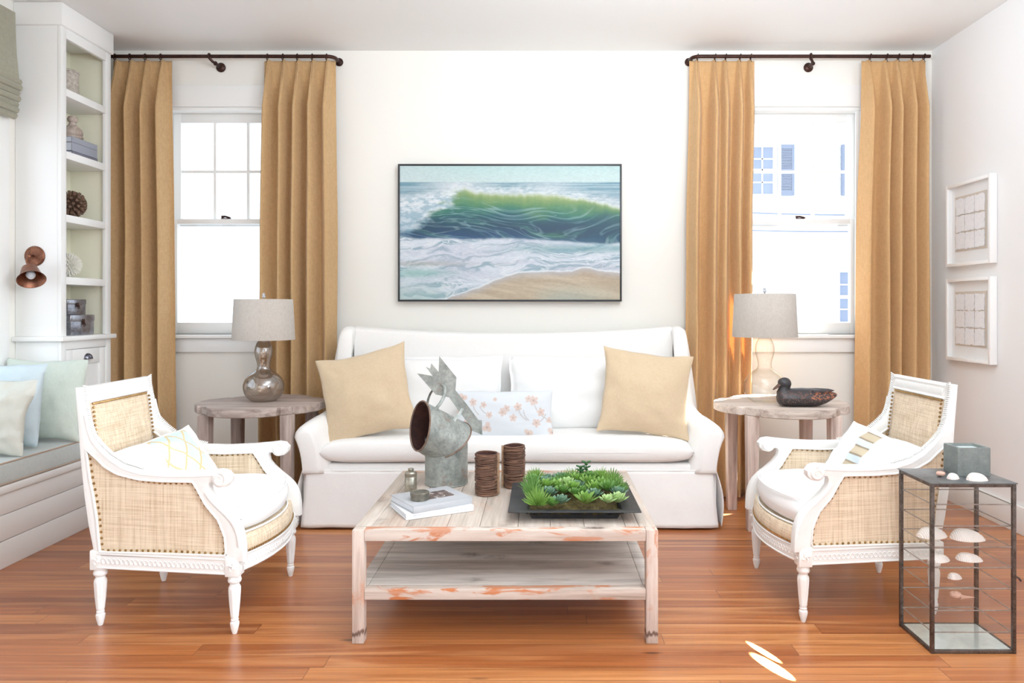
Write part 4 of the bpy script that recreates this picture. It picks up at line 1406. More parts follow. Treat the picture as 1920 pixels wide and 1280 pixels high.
def make_chair(lab):
    t = thing('armchair', lab, 'armchair', (0, 0, 0))
    TH = .044
    for s in (-1, 1):
        place = lambda a, b, d, s=s: (a, s * (hw(a) - TH / 2) + d, b)
        bm = B()
        poly_prism(bm, [OUT, INN], TH, place, bev=.006, seg=2)
        # moulded bead along the inner edge, rolled scroll and its spiral
        y = lambda x, k: s * (hw(x) - TH / 2) + k * s
        for k in (TH / 2, -TH / 2):
            tube(bm, [(x, y(x, k), z) for x, z in resample(INN, 90)], .0042, 6, closed=True)
        arm = [(x, z) for x, z in OUT[6:20]]
        crest = [(x + .010, y(x, 0), z + .002) for x, z in resample([(p[0], p[1] - .004) for p in arm], 60, False)]
        M = Matrix.Translation(Vector((.224, y(.224, -TH / 2 - .006), .572))) @ Matrix.Rotation(-s * PI / 2, 4, 'X')
        lathe(bm, [(0, 0), (.024, 0), (.029, .004), (.029, TH + .008), (.024, TH + .012), (0, TH + .012)], seg=28, M=M)
        for k in (TH / 2 + .006, -TH / 2 - .006):
            sp = []
            for q in range(46):
                a = 1.7 - q * .21
                r = .026 * (1 - q / 58)
                sp.append((.224 + r * math.cos(a), y(.224, k), .572 + r * math.sin(a)))
            tube(bm, sp, lambda w: .0045 - .0015 * w, 6)
        fr = [(-.30 + .0, .0)]
        # outer moulding line under the arm
        ln = resample(OUT[8:20], 70, False)
        tube(bm, [(x + .004, y(x, TH / 2), z - .017) for x, z in ln], .0032, 6)
        ln2 = resample(OUT[29:37], 40, False)
        tube(bm, [(x - .014, y(x, TH / 2), z) for x, z in ln2], .0032, 6)
        obj('arm_frame', bm, CHAIRW, t, smooth=40, label='curved white arm frame with scrolled end')
        # carved beading on the front-facing edge
        bm = B()
        for x, z in resample(OUT[6:16], 56, False):
            tube(bm, [(x + .0015, y(x, -.012), z + .001), (x + .003, y(x, 0), z + .004), (x + .0015, y(x, .012), z + .007)], .003, 5)
        obj('carved_beading', bm, CHAIRW, t)
        # raffia side panel, slightly stuffed
        bm = B()
        poly_prism(bm, [INN], .026, place)
        obj('side_panel', bm, RAFFIA, t, smooth=30)
        bm = B()
        nails = resample(INN, 70)
        cxn, czn = 0, .44
        for x, z in nails:
            d = Vector((cxn - x, czn - z)).normalized() * .0085
            for k in (.013, -.013):
                ball(bm, (x + d.x, y(x + d.x, k), z + d.y), .0062, 1, (1, .6, 1))
        obj('nailhead_trim', bm, NAIL, t)
        # carved side rail
        bm = B()
        n = 10
        rows = []
        x0, x1 = -.268, .262
        v = [(x0, .222), (x1, .222), (x1, .283), (x0, .283)]
        poly_prism(bm, [v], TH, place, bev=.003, seg=1)
        for zz in (.2265, .2785): tube(bm, [(x, y(x, TH / 2), zz) for x in (x0, 0, x1)], .0035, 6)
        for q in range(26):
            x = lerp(x0 + .03, x1 - .03, q / 25)
            c = [(x + .0075 * math.cos(a), y(x, TH / 2 + .001), .2525 + .0095 * math.sin(a)) for a in [2 * PI * k / 10 for k in range(10)]]
            tube(bm, c, .0023, 5, closed=True)
        obj('side_rail', bm, CHAIRW, t, label='white side rail carved with a running scroll')
    # legs with carved corner blocks
    for lx, ly in ((.27, .285), (.27, -.285), (-.27, .2225), (-.27, -.2225)):
        bm = B()
        front = lx > 0
        x0, x1 = lx - .026, lx + .026
        sy = 1 if ly > 0 else -1
        box(bm, x0, x1, ly - .027, ly + .027, .216, .290, .004)
        for k in range(4):
            a = PI / 4 + PI / 2 * k
            c = Vector((lx, ly + sy * .0275, .253))
            tube(bm, [c, c + Vector((.010 * math.cos(a), 0, .010 * math.sin(a))), c + Vector((.016 * math.cos(a + .5), 0, .016 * math.sin(a + .5)))], .004, 6)
            if front:
                c = Vector((lx + .0265, ly, .253))
                tube(bm, [c, c + Vector((0, .010 * math.cos(a), .010 * math.sin(a))), c + Vector((0, .016 * math.cos(a + .5), .016 * math.sin(a + .5)))], .004, 6)
        fl = lambda a, z: 1 - (.085 * (1 - abs(math.cos(a * 4))) if .068 < z < .165 else 0)
        lathe(bm, [(.0, .0), (.008, .0), (.0095, .004), (.014, .022), (.0165, .036), (.0160, .042), (.0125, .047), (.0145, .052), (.0125, .057), (.0150, .0665), (.0152, .0685), (.0195, .11), (.0222, .150), (.0228, .164), (.0215, .172), (.0165, .182), (.0165, .187), (.0225, .192), (.0245, .199), (.0225, .206), (.0215, .217)], (lx, ly, 0), seg=48, wob=fl)
        obj('leg', bm, CHAIRW, t, smooth=30)
    # bowed front rail
    bm = B()

    def bowx(b): return .268 + BOW * (1 - b * b)
    rows = []
    N = 24
    for i in range(N + 1):
        b = -1 + 2 * i / N
        yy = b * .262
        x = bowx(b)
        rows.append([Vector((x, yy, .222)), Vector((x + .020, yy, .222)), Vector((x + .022, yy, .2265)), Vector((x + .018, yy, .230)), Vector((x + .018, yy, .275)), Vector((x + .022, yy, .279)), Vector((x + .020, yy, .283)), Vector((x, yy, .283))])
    loft(bm, rows)
    for q in range(28):
        b = -.93 + 1.86 * q / 27
        x = bowx(b) + .0185; yy = b * .262
        c = [(x - BOW * 2 * b * .0075 * math.cos(a) / .262 * .9, yy + .0075 * math.cos(a), .2525 + .0095 * math.sin(a)) for a in [2 * PI * k / 10 for k in range(10)]]
        tube(bm, c, .0023, 5, closed=True)
    obj('front_rail', bm, CHAIRW, t, label='bowed white front rail with carved scroll')
    bm = B(); box(bm, -.285, -.245, -.21, .21, .222, .283, .003)
    obj('back_rail', bm, CHAIRW, t)
    bm = B(); box(bm, -.24, .27, -.225, .225, .235, .30)
    obj('seat_base', bm, RAFFIA, t)
    # raffia band under the cushion
    bm = B()
    rows = []
    for i in range(N + 1):
        b = -1 + 2 * i / N
        yy = b * .268
        x = bowx(b)
        rows.append([Vector((x - .05, yy, .283))] + [Vector((x + .004 + .014 * math.sin(PI * (.25 + .65 * k / 6)), yy, lerp(.283, .345, k / 6))) for k in range(7)] + [Vector((x - .05, yy, .352))])
    loft(bm, rows)
    obj('seat_band', bm, RAFFIA, t, smooth=50)
    bm = B()
    for q in range(44):
        b = -.97 + 1.94 * q / 43
        ball(bm, (bowx(b) + .0165, b * .268, .2895), .006, 1)
    obj('nailhead_trim', bm, NAIL, t)
    # loose seat cushion
    bm = pillow_bm(2, 2, .125, 0, n=9, m=.36, res=36, wr=.003, seed=4)
    for v in bm.verts:
        a, b, z = v.co
        x = lerp(-.262, .268, (a + 1) / 2) + BOW * .95 * (1 - b * b) * max(0, (a + 1) / 2) ** 2 + .008 * a
        yy = b * (.185 + .060 * (a + 1) / 2)
        cr = (1 - a ** 4) * (1 - b ** 4)
        v.co = Vector((x, yy, .408 + z + (.022 * cr if z > 0 else 0)))
    bmesh.ops.recalc_face_normals(bm, faces=bm.faces)
    cu = obj('seat_cushion', bm, WHITEC, t, smooth=75)
    for zz in (.456, .354):
        bm = B()
        pts = []
        for i in range(41):
            b = -1 + 2 * i / 40
            e = abs(b) ** 8
            pts.append((.268 + BOW * .95 * (1 - b * b) + .004 - .010 * e, b * .243, zz))
        tube(bm, pts, .0038, 6)
        obj('piping', bm, WHITEC, cu)
    # back: raffia panel, posts are the arm frames, carved top rail
    bm = B()
    rows = []
    for i in range(15):
        a = -1 + 2 * i / 14
        row = []
        for j in range(13):
            q = j / 12
            z = lerp(.36, .850, q)
            x = interp(z, [(.36, -.285), (.55, -.310), (.85, -.345)])
            hwb = hw(x) - .040
            row.append(Vector((x + .014 + .012 * (1 - a ** 4) * math.sin(PI * q), a * hwb, z)))
        rows.append(row)
    grid(bm, rows)
    rows2 = [[p + Vector((-.034, 0, 0)) for p in r] for r in rows]
    for r in rows2:
        for p in r: pass
    rows2 = [[Vector((interp(p.z, [(.36, -.285), (.55, -.310), (.85, -.345)]) - .004, p.y, p.z)) for p in r] for r in rows]
    grid(bm, rows2, flip=True)
    obj('back_panel', bm, RAFFIA, t, smooth=60)
    bm = B()
    rows = []
    for i in range(9):
        yy = lerp(-.200, .200, i / 8)
        rows.append([Vector((x, yy, z)) for x, z in ((-.352, .838), (-.324, .838), (-.320, .843), (-.326, .850), (-.329, .885), (-.326, .893), (-.330, .9003), (-.356, .9003), (-.358, .895))])
    loft(bm, rows)
    obj('top_rail', bm, CHAIRW, t, label='white top rail carved with ribbon moulding')
    bm = B()
    for q in range(46):
        yy = lerp(-.185, .185, q / 45)
        tube(bm, [(-.3270, yy - .003, .854), (-.3240, yy, .867), (-.3280, yy + .004, .881)], .0030, 5)
    obj('carved_beading', bm, CHAIRW, t)
    bm = B()
    for q in range(42):
        yy = lerp(-.180, .180, q / 41)
        ball(bm, (-.3245, yy, .8335), .0058, 1)
    for s in (-1, 1):
        for q in range(14):
            z = lerp(.82, .60, q / 13)
            x = interp(z, [(.55, -.296), (.85, -.3305)]) + .010
            ball(bm, (x, s * (hw(x) - .052), z), .0058, 1)
    obj('nailhead_trim', bm, NAIL, t)
    return t


c1 = make_chair('white carved armchair with woven raffia panels, on the left by the window seat')
c1.location = (-1.397, 2.95, 0); c1.rotation_euler = (0, 0, -.015)
c2 = copy_tree(c1)
c2['label'] = 'white carved armchair with woven raffia panels, on the right behind the glass cabinet'
c2.location = (1.272, 3.05, 0); c2.rotation_euler = (0, 0, PI + .015)
for c in (c1, c2): c['group'] = 'pair of carved armchairs'


def diamonds(a, b):
    base = Vector(srgb(246, 245, 242))
    if a < -1.5: return tuple(base)
    x, y = a * .21, b * .15
    # pale blue lattice patch
    u = abs((x - .03) / .115); w = abs(y / .135)
    if u < 1 and w < 1:
        p = (x - .03) / .05; q = y / .07
        base = Vector(srgb(200, 224, 228))
        d = min(abs((p + q + 1) % 2 - 1), abs((p - q + 1) % 2 - 1))
        if abs(d) < .13: base = Vector(srgb(212, 188, 128))
    return tuple(base)


def stripes(a, b):
    base = Vector(srgb(245, 244, 246))
    if a < -1.5: return tuple(base)
    x, y = a * .21, b * .15
    if -.055 < x < .045:
        for lo, hi, c in ((-.135, -.11, (214, 226, 232)), (-.10, -.06, (176, 158, 126)), (-.055, -.02, (206, 220, 226)), (-.015, .03, (196, 178, 146)), (.036, .07, (214, 226, 232)), (.076, .115, (190, 172, 140))):
            if lo < y < hi: base = Vector(srgb(*c))
        for q in (-.103, -.057, -.017, .033, .073, .118):
            if abs(y - q) < .004: base = Vector(srgb(140, 120, 92))
    return tuple(base)


o = obj('throw_pillow', pillow_bm(.37, .28, .13, .07, n=2.2, m=.5, res=110, seed=21, wr=.012, colf=diamonds), COLM, smooth=70)
put(o, lean((-1.50, 2.93, .562), PI / 2 - .42, .62, .16)); tag(o, 'white throw pillow with a pale blue lattice patch on the left armchair', 'pillow')
o = obj('throw_pillow', pillow_bm(.37, .28, .13, .07, n=2.2, m=.5, res=110, seed=22, wr=.012, colf=stripes), COLM, smooth=70)
put(o, lean((1.375, 3.03, .562), -PI / 2 + .42, .62, -.16)); tag(o, 'white throw pillow with beige and blue stripes on the right armchair', 'pillow')
# ------------------------------------------------------------------ scalloped side tables
def side_table(lab, c, mt, ml, seed, k=1.0):
    t = thing('side_table', lab, 'side table', (c[0], c[1], 0), 0, 'pair of scalloped side tables')
    zt, th = .667, .045

    def R(a):
        d = abs(((a + PI / 4) % (PI / 2)) - PI / 4)        # 0 on the lobes, pi/4 at the notches
        lobe = .372 - .035 * (d / (PI / 4)) ** 2
        q = PI / 4 - d
        if q < .17: lobe = .318 + .010 * (q / .17) ** 4 + (.0 if q > .10 else 0.012)
        return lobe * k + .005 * nz(math.cos(a) * 4 + seed, math.sin(a) * 4)
    N = 220
    ring = [(math.cos(2 * PI * k / N) * R(2 * PI * k / N), math.sin(2 * PI * k / N) * R(2 * PI * k / N)) for k in range(N)]
    bm = B()
    rings = []
    for s, z in ((0.0, zt - th), (.985, zt - th), (.998, zt - th + .004), (1.0, zt - th + .012), (1.0, zt - .008), (.996, zt - .002), (.985, zt), (.6, zt + .0005), (0.0, zt)):
        rings.append([Vector((x * s, y * s, z + (.0012 * nz(x * 9 * s, y * 9 * s, seed) if s > .5 and z > zt - .01 else 0))) for x, y in ring])
    V = grid(bm, rings, cv=True)
    bmesh.ops.remove_doubles(bm, verts=bm.verts, dist=1e-5)
    bmesh.ops.recalc_face_normals(bm, faces=bm.faces)
    obj('table_top', bm, mt, t, smooth=40)
    for sx in (-1, 1):
        for sy in (-1, 1):
            bm = B()
            x, y = sx * .223, sy * .21
            w = .032
            box(bm, x - w, x + w, y - w, y + w, 0, zt - th - .0005, .004)
            for v in bm.verts:
                f = 1 - .18 * (1 - v.co.z / .6)
                v.co.x = x + (v.co.x - x) * f; v.co.y = y + (v.co.y - y) * f
                v.co.x += .003 * nz(v.co.z * 3, sx + seed)
            obj('leg', bm, ml, t)
    return t


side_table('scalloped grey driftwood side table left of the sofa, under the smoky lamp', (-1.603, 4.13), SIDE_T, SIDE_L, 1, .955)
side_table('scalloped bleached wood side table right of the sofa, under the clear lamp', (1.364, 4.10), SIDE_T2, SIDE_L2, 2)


def lamp(lab, c, k, glass):
    z0 = .6685
    t = thing('table_lamp', lab, 'lamp', (c[0], c[1], z0))
    prof = [(.0, .0), (.056, .0), (.070, .004), (.092, .022), (.108, .050), (.1145, .080), (.112, .105), (.100, .132), (.080, .154), (.058, .170), (.043, .182), (.0365, .195), (.0360, .208), (.039, .228), (.046, .252), (.0505, .275), (.051, .295), (.047, .318), (.039, .338), (.030, .352)]
    pr = [(p.x, p.y) for p in catmull([Vector((r * k, z * k, 0)) for r, z in prof], 4)]
    bm = B(); lathe(bm, pr, seg=56)
    obj('gourd_base', bm, glass, t, smooth=80)
    bm = B()
    lathe(bm, [(.0, .350 * k), (.031 * k, .350 * k), (.031 * k, .358 * k), (.012, .362 * k), (.010, .40 * k), (.016, .405 * k), (.016, .44 * k), (0, .44 * k)], seg=20)
    tube(bm, [(0, 0, .44 * k), (0, 0, .602 * k)], .004, 8)
    for a in (0, 2 * PI / 3, 4 * PI / 3): tube(bm, [(0, 0, .578 * k), (.163 * k * math.cos(a), .163 * k * math.sin(a), .583 * k)], .0022, 6)
    obj('lamp_socket', bm, TIN, t)
    bm = B()
    lathe(bm, [(.174 * k, .357 * k), (.1745 * k, .358 * k), (.1627 * k, .591 * k), (.162 * k, .5925 * k), (.160 * k, .5925 * k), (.172 * k, .358 * k), (.174 * k, .357 * k)], seg=64)
    obj('lamp_shade', bm, SHADEC, t, smooth=40)
    bm = B()
    lathe(bm, [(0, .600 * k), (.007, .602 * k), (.010, .608 * k), (.006, .614 * k), (.009, .622 * k), (.004, .628 * k), (0, .630 * k)], seg=16)
    obj('finial', bm, BULB, t)
    return t


lamp('table lamp with smoky glass gourd base and linen drum shade, left of the sofa', (-1.593, 4.14), .985, SMOKE)
lamp('table lamp with clear glass gourd base and linen drum shade, right of the sofa', (1.275, 4.10), 1.035, GLASSL)

# duck decoy
dk = thing('duck_decoy', 'carved dark painted duck decoy on the right side table', 'ornament', (1.44, 3.92, .668))
L = .325
bm = B()
st = [(-.155, .050, .012, .014), (-.150, .050, .028, .030), (-.138, .046, .044, .040), (-.11, .046, .056, .046), (-.07, .048, .064, .050), (-.02, .049, .067, .051), (.03, .048, .066, .049), (.075, .048, .058, .044), (.11, .050, .044, .034), (.14, .056, .030, .023), (.158, .060, .020, .015), (.170, .063, .010, .008)]
rings = []
for x, zc, ry, rz in st:
    ring = []
    for q in range(28):
        a = 2 * PI * q / 28
        z = zc + rz * math.sin(a)
        ring.append(Vector((x, ry * math.cos(a) * (1 if math.sin(a) < 0 else 1 - .15 * math.sin(a)), max(.0005, z))))
    rings.append(ring)
loft(bm, rings)
# neck and head
nk = [(-.118, .075, .040, .034), (-.116, .092, .031, .030), (-.112, .106, .030, .029), (-.112, .120, .036, .033), (-.114, .133, .036, .031), (-.114, .146, .029, .024), (-.113, .154, .016, .013), (-.113, .157, .004, .004)]
rings = [[Vector((x + rx * math.cos(2 * PI * q / 24), ry * math.sin(2 * PI * q / 24), z)) for q in range(24)] for x, z, rx, ry in nk]
loft(bm, rings)
# wing-tip feathers over the tail
for s in (-1, 1):
    tube(bm, [(.02, s * .05, .078), (.08, s * .040, .084), (.13, s * .022, .086), (.152, s * .014, .088)], lambda w: .016 * (1 - w * .75), 8, flat=.7)
body = obj('body', bm, DUCK, dk, smooth=60)
rm = body.modifiers.new('carve', 'REMESH'); rm.mode = 'VOXEL'; rm.voxel_size = .0032; rm.use_smooth_shade = True
sm = body.modifiers.new('soften', 'SMOOTH'); sm.iterations = 5; sm.factor = .6
bm = B()
rings = [[Vector((x + .0 * q, ry * math.cos(2 * PI * q / 16), z + rz * math.sin(2 * PI * q / 16))) for q in range(16)] for x, z, ry, rz in ((-.135, .120, .019, .014), (-.150, .110, .017, .010), (-.163, .100, .016, .007), (-.172, .093, .013, .005), (-.176, .090, .005, .002))]
loft(bm, rings)
obj('bill', bm, DUCKB, dk, smooth=60)
for s in (-1, 1):
    bm = B(); ball(bm, (-.124, s * .0305, .131), .0045, 2)
    obj('eye', bm, BRONZE, dk)

# ------------------------------------------------------------------ coffee table
TX0, TX1, TY0, TY1, TZ = -.676, .420, 2.576, 3.529, .408
ct = thing('coffee_table', 'low weathered plank coffee table with a lower shelf', 'coffee table', ((TX0 + TX1) / 2, (TY0 + TY1) / 2, 0))
WC = dict(parent=ct, world=True)
LW = .043
for x in (TX0, TX1 - LW):
    for y in (TY0, TY1 - LW):
        bm = B(); box(bm, x, x + LW, y, y + LW, 0, TZ - .001, .003)
        for q in (.383, .18):
            if y == TY0: ball(bm, (x + LW * (.70 if x < 0 else .3), y + .001, q), .0045, 1, (1, .4, 1))
        obj('leg', bm, TW_Z, **WC)
bm = B(); random.seed(8)
e = LW + .001
xs = [TX0 + .062]
while xs[-1] < TX1 - .19: xs.append(xs[-1] + random.uniform(.115, .15))
xs.append(TX1 - .062)
for a, b in zip(xs, xs[1:]):
    ya, yb = TY0 + .042, TY1 - .042
    box(bm, a + .0008, b - .0008, ya, yb, TZ - .024, TZ - .0008 * random.random(), .0016)
box(bm, TX0 + .001, TX0 + .0612, TY0 + e, TY1 - e, TZ - .024, TZ, .002); box(bm, TX1 - .0612, TX1 - .001, TY0 + e, TY1 - e, TZ - .024, TZ, .002)
obj('table_top', bm, TW_Y, **WC)
for y in (TY0 + .001, TY1 - .041):
    bm = B(); box(bm, TX0 + e, TX1 - e, y, y + .040, TZ - .041, TZ, .002)
    obj('apron', bm, TW_X, **WC)
for x in (TX0 + .001, TX1 - .041):
    bm = B(); box(bm, x, x + .040, TY0 + e, TY1 - e, TZ - .041, TZ - .025, .002)
    obj('apron', bm, TW_Y, **WC)
bm = B()
ys_ = [TY0 + .042, TY0 + .30, TY0 + .57, TY0 + .78, TY1 - .042]
for a, b in zip(ys_, ys_[1:]): box(bm, TX0 + .05, TX1 - .05, a + .0006, b - .0006, .165, .1955, .0015)
box(bm, TX0 + .004, TX0 + .049, TY0 + e, TY1 - e, .165, .196, .002); box(bm, TX1 - .049, TX1 - .004, TY0 + e, TY1 - e, .165, .196, .002)
obj('lower_shelf', bm, SHELFW, **WC)
for y in (TY0 + .001, TY1 - .041):
    bm = B(); box(bm, TX0 + e, TX1 - e, y, y + .040, .157, .196, .002)
    obj('shelf_rail', bm, TW_X, **WC)

T0 = TZ + .0008
# books
def lettering(txt, size, parent, loc):
    cu = bpy.data.curves.new('lettering', 'FONT'); cu.body = txt; cu.size = size; cu.extrude = .0002; cu.align_x = 'CENTER'; cu.align_y = 'CENTER'
    tmp = bpy.data.objects.new('lettering', cu); COL.objects.link(tmp)
    me = bpy.data.meshes.new_from_object(tmp.evaluated_get(bpy.context.evaluated_depsgraph_get()))
    bpy.data.objects.remove(tmp); bpy.data.curves.remove(cu)
    me.materials.clear(); me.materials.append(BOOKT)
    so = bpy.data.objects.new('spine_title', me); COL.objects.link(so); so.parent = parent
    so.location = loc; so.rotation_euler = (PI / 2, 0, 0)


tb, cv = book('book', 'white jacketed book, lower of the two on the coffee table', 'book', (-.434, 2.85, T0), math.atan2(.126, .241), .272, .221, .023, BOOKW, PAPER, group=None)
lettering('PRIMITIVE INTERIORS  DESIGN & STYLE', .0125, cv, (0, -.1105 - .0013, .0115))
tb2, cv2 = book('book', 'grey cloth book with a dark cover photograph, upper one on the coffee table', 'book', (-.435, 2.853, T0 + .0235), math.atan2(.142, .206), .252, .218, .0255, BOOKG, PAPER)
PHOTO = NT('cover_photograph')
_n1 = PHOTO.noise((1, 1, 1), 38, 4, .6, dist=.8)
PHOTO.bsdf(PHOTO.ramp(_n1, [(.30, srgb(38, 32, 34)), (.46, srgb(88, 70, 66)), (.56, srgb(128, 106, 98)), (.66, srgb(214, 214, 218))]), .3)
bm = B(); box(bm, -.045, .085, -.045, .055, .0255, .0259)
obj('cover_photo', bm, PHOTO.m, cv2)
lettering('INTERIOR DESIGN', .009, cv2, (-.01, -.109 - .0013, .0128))

# tins
t = thing('tin_bottle', 'tall tarnished tin bottle with a screw cap behind the books', 'tin', (-.556, 3.08, T0))
bm = B(); lathe(bm, [(0, 0), (.0245, 0), (.0255, .002), (.0255, .072), (.0245, .0735), (.0255, .075), (.026, .088), (.022, .094), (.012, .096), (0, .096)], seg=36)
obj('tin_body', bm, TIN, t)
bm = B(); lathe(bm, [(0, .096), (.0115, .096), (.012, .0975), (.012, .106), (.010, .108), (0, .108)], seg=24, wob=lambda a, z: 1 + .03 * math.cos(a * 12))
obj('screw_cap', bm, TIN, t)
t = thing('round_tin', 'small round tarnished tin with a lid on top of the grey book', 'tin', (-.470, 2.795, T0 + .0235 + .0262))
bm = B(); lathe(bm, [(0, 0), (.034, 0), (.0355, .002), (.0355, .019), (0, .019)], seg=40)
obj('tin_body', bm, TINDK, t)
bm = B(); lathe(bm, [(.0355, .0185), (.0368, .0185), (.0372, .020), (.0372, .029), (.0355, .031), (.031, .0305), (.029, .029), (0, .029)], seg=40)
obj('lid', bm, TINDK, t)

# galvanized cowl with its arrow vane
RIMR = m_metal('rusty_rim', srgb(146, 124, 108), srgb(104, 76, 62), .6, sc=30, metal=.4)
cw = thing('chimney_cowl', 'old galvanized chimney cowl with a tilted hood and arrow vane on the coffee table', 'ornament', (-.4286, 3.27, T0))
pc = Vector((-.4286, 3.27, 0))
bm = B()
lathe(bm, [(.0965, T0), (.0985, T0 + .002), (.0965, T0 + .004), (.0965, .612), (.095, .612), (.095, T0 + .002), (.0965, T0)], (pc.x, pc.y, 0), seg=56)
a = -.95
tube(bm, [(pc.x + .0965 * math.cos(a), pc.y + .0965 * math.sin(a), z) for z in (T0 + .003, .61)], .0022, 6)
obj('pipe', bm, ZINC, cw, world=True)
c1_, a1_, b1_ = P(787.5, 798, 3.20), Vector((.0145, .012, .1075)), Vector((.057, -.095, .002))
c2_, a2_, b2_ = P(839, 825, 3.275), Vector((.099, .020, .062)), Vector((.046, -.098, -.036))


def hood(s, k, sc=1.0):
    c, aa, bb = c1_.lerp(c2_, s), a1_.lerp(a2_, s), b1_.lerp(b2_, s)
    f = 1 + .02 * math.sin(PI * s)
    return c + (aa * math.cos(k) + bb * math.sin(k)) * f * sc


bm = B()
rings = [[hood(i / 12, 2 * PI * k / 48) for k in range(48)] for i in range(13)]
grid(bm, rings, cv=True)
tube(bm, [hood(s, PI * .60) + (hood(s, PI * .6) - hood(s, PI * 1.6)).normalized() * .001 for s in [k / 10 for k in range(11)]], .0018, 6)
for s, k in ((.15, .5), (.3, .35), (.5, .7), (.7, .5), (.85, .75), (.2, 1.9), (.55, 1.2), (.8, 1.3)):
    p = hood(s, k); ball(bm, p, .0035, 1)
bmesh.ops.recalc_face_normals(bm, faces=bm.faces)
obj('hood', bm, ZINC, cw, world=True, smooth=60)
for s in (0, 1):
    bm = B(); tube(bm, [hood(s, 2 * PI * k / 48, 1.005) for k in range(48)], .0038, 6, closed=True)
    obj('hood_rim', bm, RIMR, cw, world=True, label='rusty rolled rim')
bm = B()
rings = [[hood(i / 8 * .9, 2 * PI * k / 48, .985) for k in range(48)] for i in range(9)]
grid(bm, rings, cv=True)
cap(bm, [bm.verts.new(hood(.9, 2 * PI * k / 48, .985)) for k in range(48)])
bmesh.ops.recalc_face_normals(bm, faces=bm.faces)
obj('hood_lining', bm, RUSTIN, cw, world=True, smooth=60, label='dark rusty inside of the hood')
VP = [(197, 225), (328, 249), (270, 170), (306, 186), (315, 140), (378, 215), (383, 80), (528, 262), (520, 372), (628, 510), (716, 630), (746, 634), (749, 760), (640, 712), (655, 690), (590, 608), (465, 432), (352, 406)]
lp = []
for x, y in VP:
    p = P(740 + .2188 * x, 650 + .2188 * y, 3.275)
    lp.append((p.x, p.z))
bm = B(); poly_prism(bm, [lp], .004, lambda a, b, d: (a, 3.275 + d + (a + .43) * .10, b))
for x, y in ((540, 440), (583, 535), (418, 318), (735, 742), (225, 235)):
    p = P(740 + .2188 * x, 650 + .2188 * y, 3.272); p.y = 3.272 + (p.x + .43) * .10; ball(bm, p, .0038, 1, (1, .5, 1))
obj('arrow_vane', bm, ZINC, cw, world=True, smooth=20)
bm = B()
hp = catmull([P(812, 786, 3.175), P(815, 770, 3.18), P(826, 755, 3.19), P(834, 738, 3.225), P(833, 723, 3.26), P(822, 722, 3.29), P(810, 733, 3.325), P(803, 748, 3.34), P(801, 762, 3.335)], 6)
tube(bm, hp, .0075, 8, flat=.45)
ball(bm, P(812, 780, 3.165), .004, 1)
obj('carry_handle', bm, ZINC, cw, world=True, smooth=40)
bm = B()
ribbon(bm, catmull([P(867, 766, 3.265), P(861, 776, 3.24), P(852, 787, 3.225), P(853, 795, 3.215), P(858, 800, 3.21)], 4), (.9, .1, -.3), .014, .0026)
obj('vane_strut', bm, ZINC, cw, world=True, smooth=40)


def vine_holder(lab, x, y, r, h, lace, seed):
    t = thing('candle_holder', lab, 'candle holder', (x, y, T0))
    random.seed(seed)
    bm = B()
    n = int(h / .0042)
    for i in range(n):
        z0 = .004 + (h - .008) * i / (n - 1)
        ph = random.uniform(0, 6); am = random.uniform(.0005, .0022); dr = random.uniform(-.0016, .0014); tl = random.uniform(-.0025, .0025)
        pts = []
        for k in range(30):
            a = 2 * PI * k / 30
            rr = r + dr + am * .6 * math.sin(a * 2 + ph)
            pts.append((rr * math.cos(a), rr * math.sin(a), min(h, max(.003, z0 + am * math.sin(a * 3 + ph) + tl * math.cos(a + ph)))))
        tube(bm, pts, random.uniform(.0019, .0031), 5, closed=True)
    obj('vine_wrap', bm, VINE, t)
    bm = B(); lathe(bm, [(0, .012), (r - .008, .012), (r - .006, .004), (r - .006, h - .006), (r - .004, h - .005)], seg=32)
    obj('glass_cup', bm, RUSTIN, t)
    bm = B()
    m = int(h / .0058)
    for i in range(m):
        z = .004 + (h - .01) * i / (m - 1)
        for da in (-.11, .11):
            a = lace + da
            rr = r + .003
            tube(bm, [(rr * math.cos(a - .05), rr * math.sin(a - .05), z), ((rr + .006) * math.cos(a), (rr + .006) * math.sin(a), z + .0025), (rr * math.cos(a + .05), rr * math.sin(a + .05), z + .005)], .0018, 5)
    obj('wire_lacing', bm, WIRE, t)


vine_holder('vine wrapped candle holder, the shorter-looking one on the left, nearer the books', -.231, 3.072, .0475, .178, -.28, 5)
vine_holder('vine wrapped candle holder on the right, behind the succulent tray', -.119, 3.20, .0475, .186, PI + .30, 6)

# succulent tray
tr = thing('succulent_tray', 'flat black square tray planted with green succulents on the coffee table', 'planter', (.125, 2.868, T0))
bm = B()
X0, X1, Y0_, Y1_, RZ = -.121, .371, 2.644, 3.092, .452


def rect(x0, x1, y0, y1, z): return [Vector((x0, y0, z)), Vector((x1, y0, z)), Vector((x1, y1, z)), Vector((x0, y1, z))]


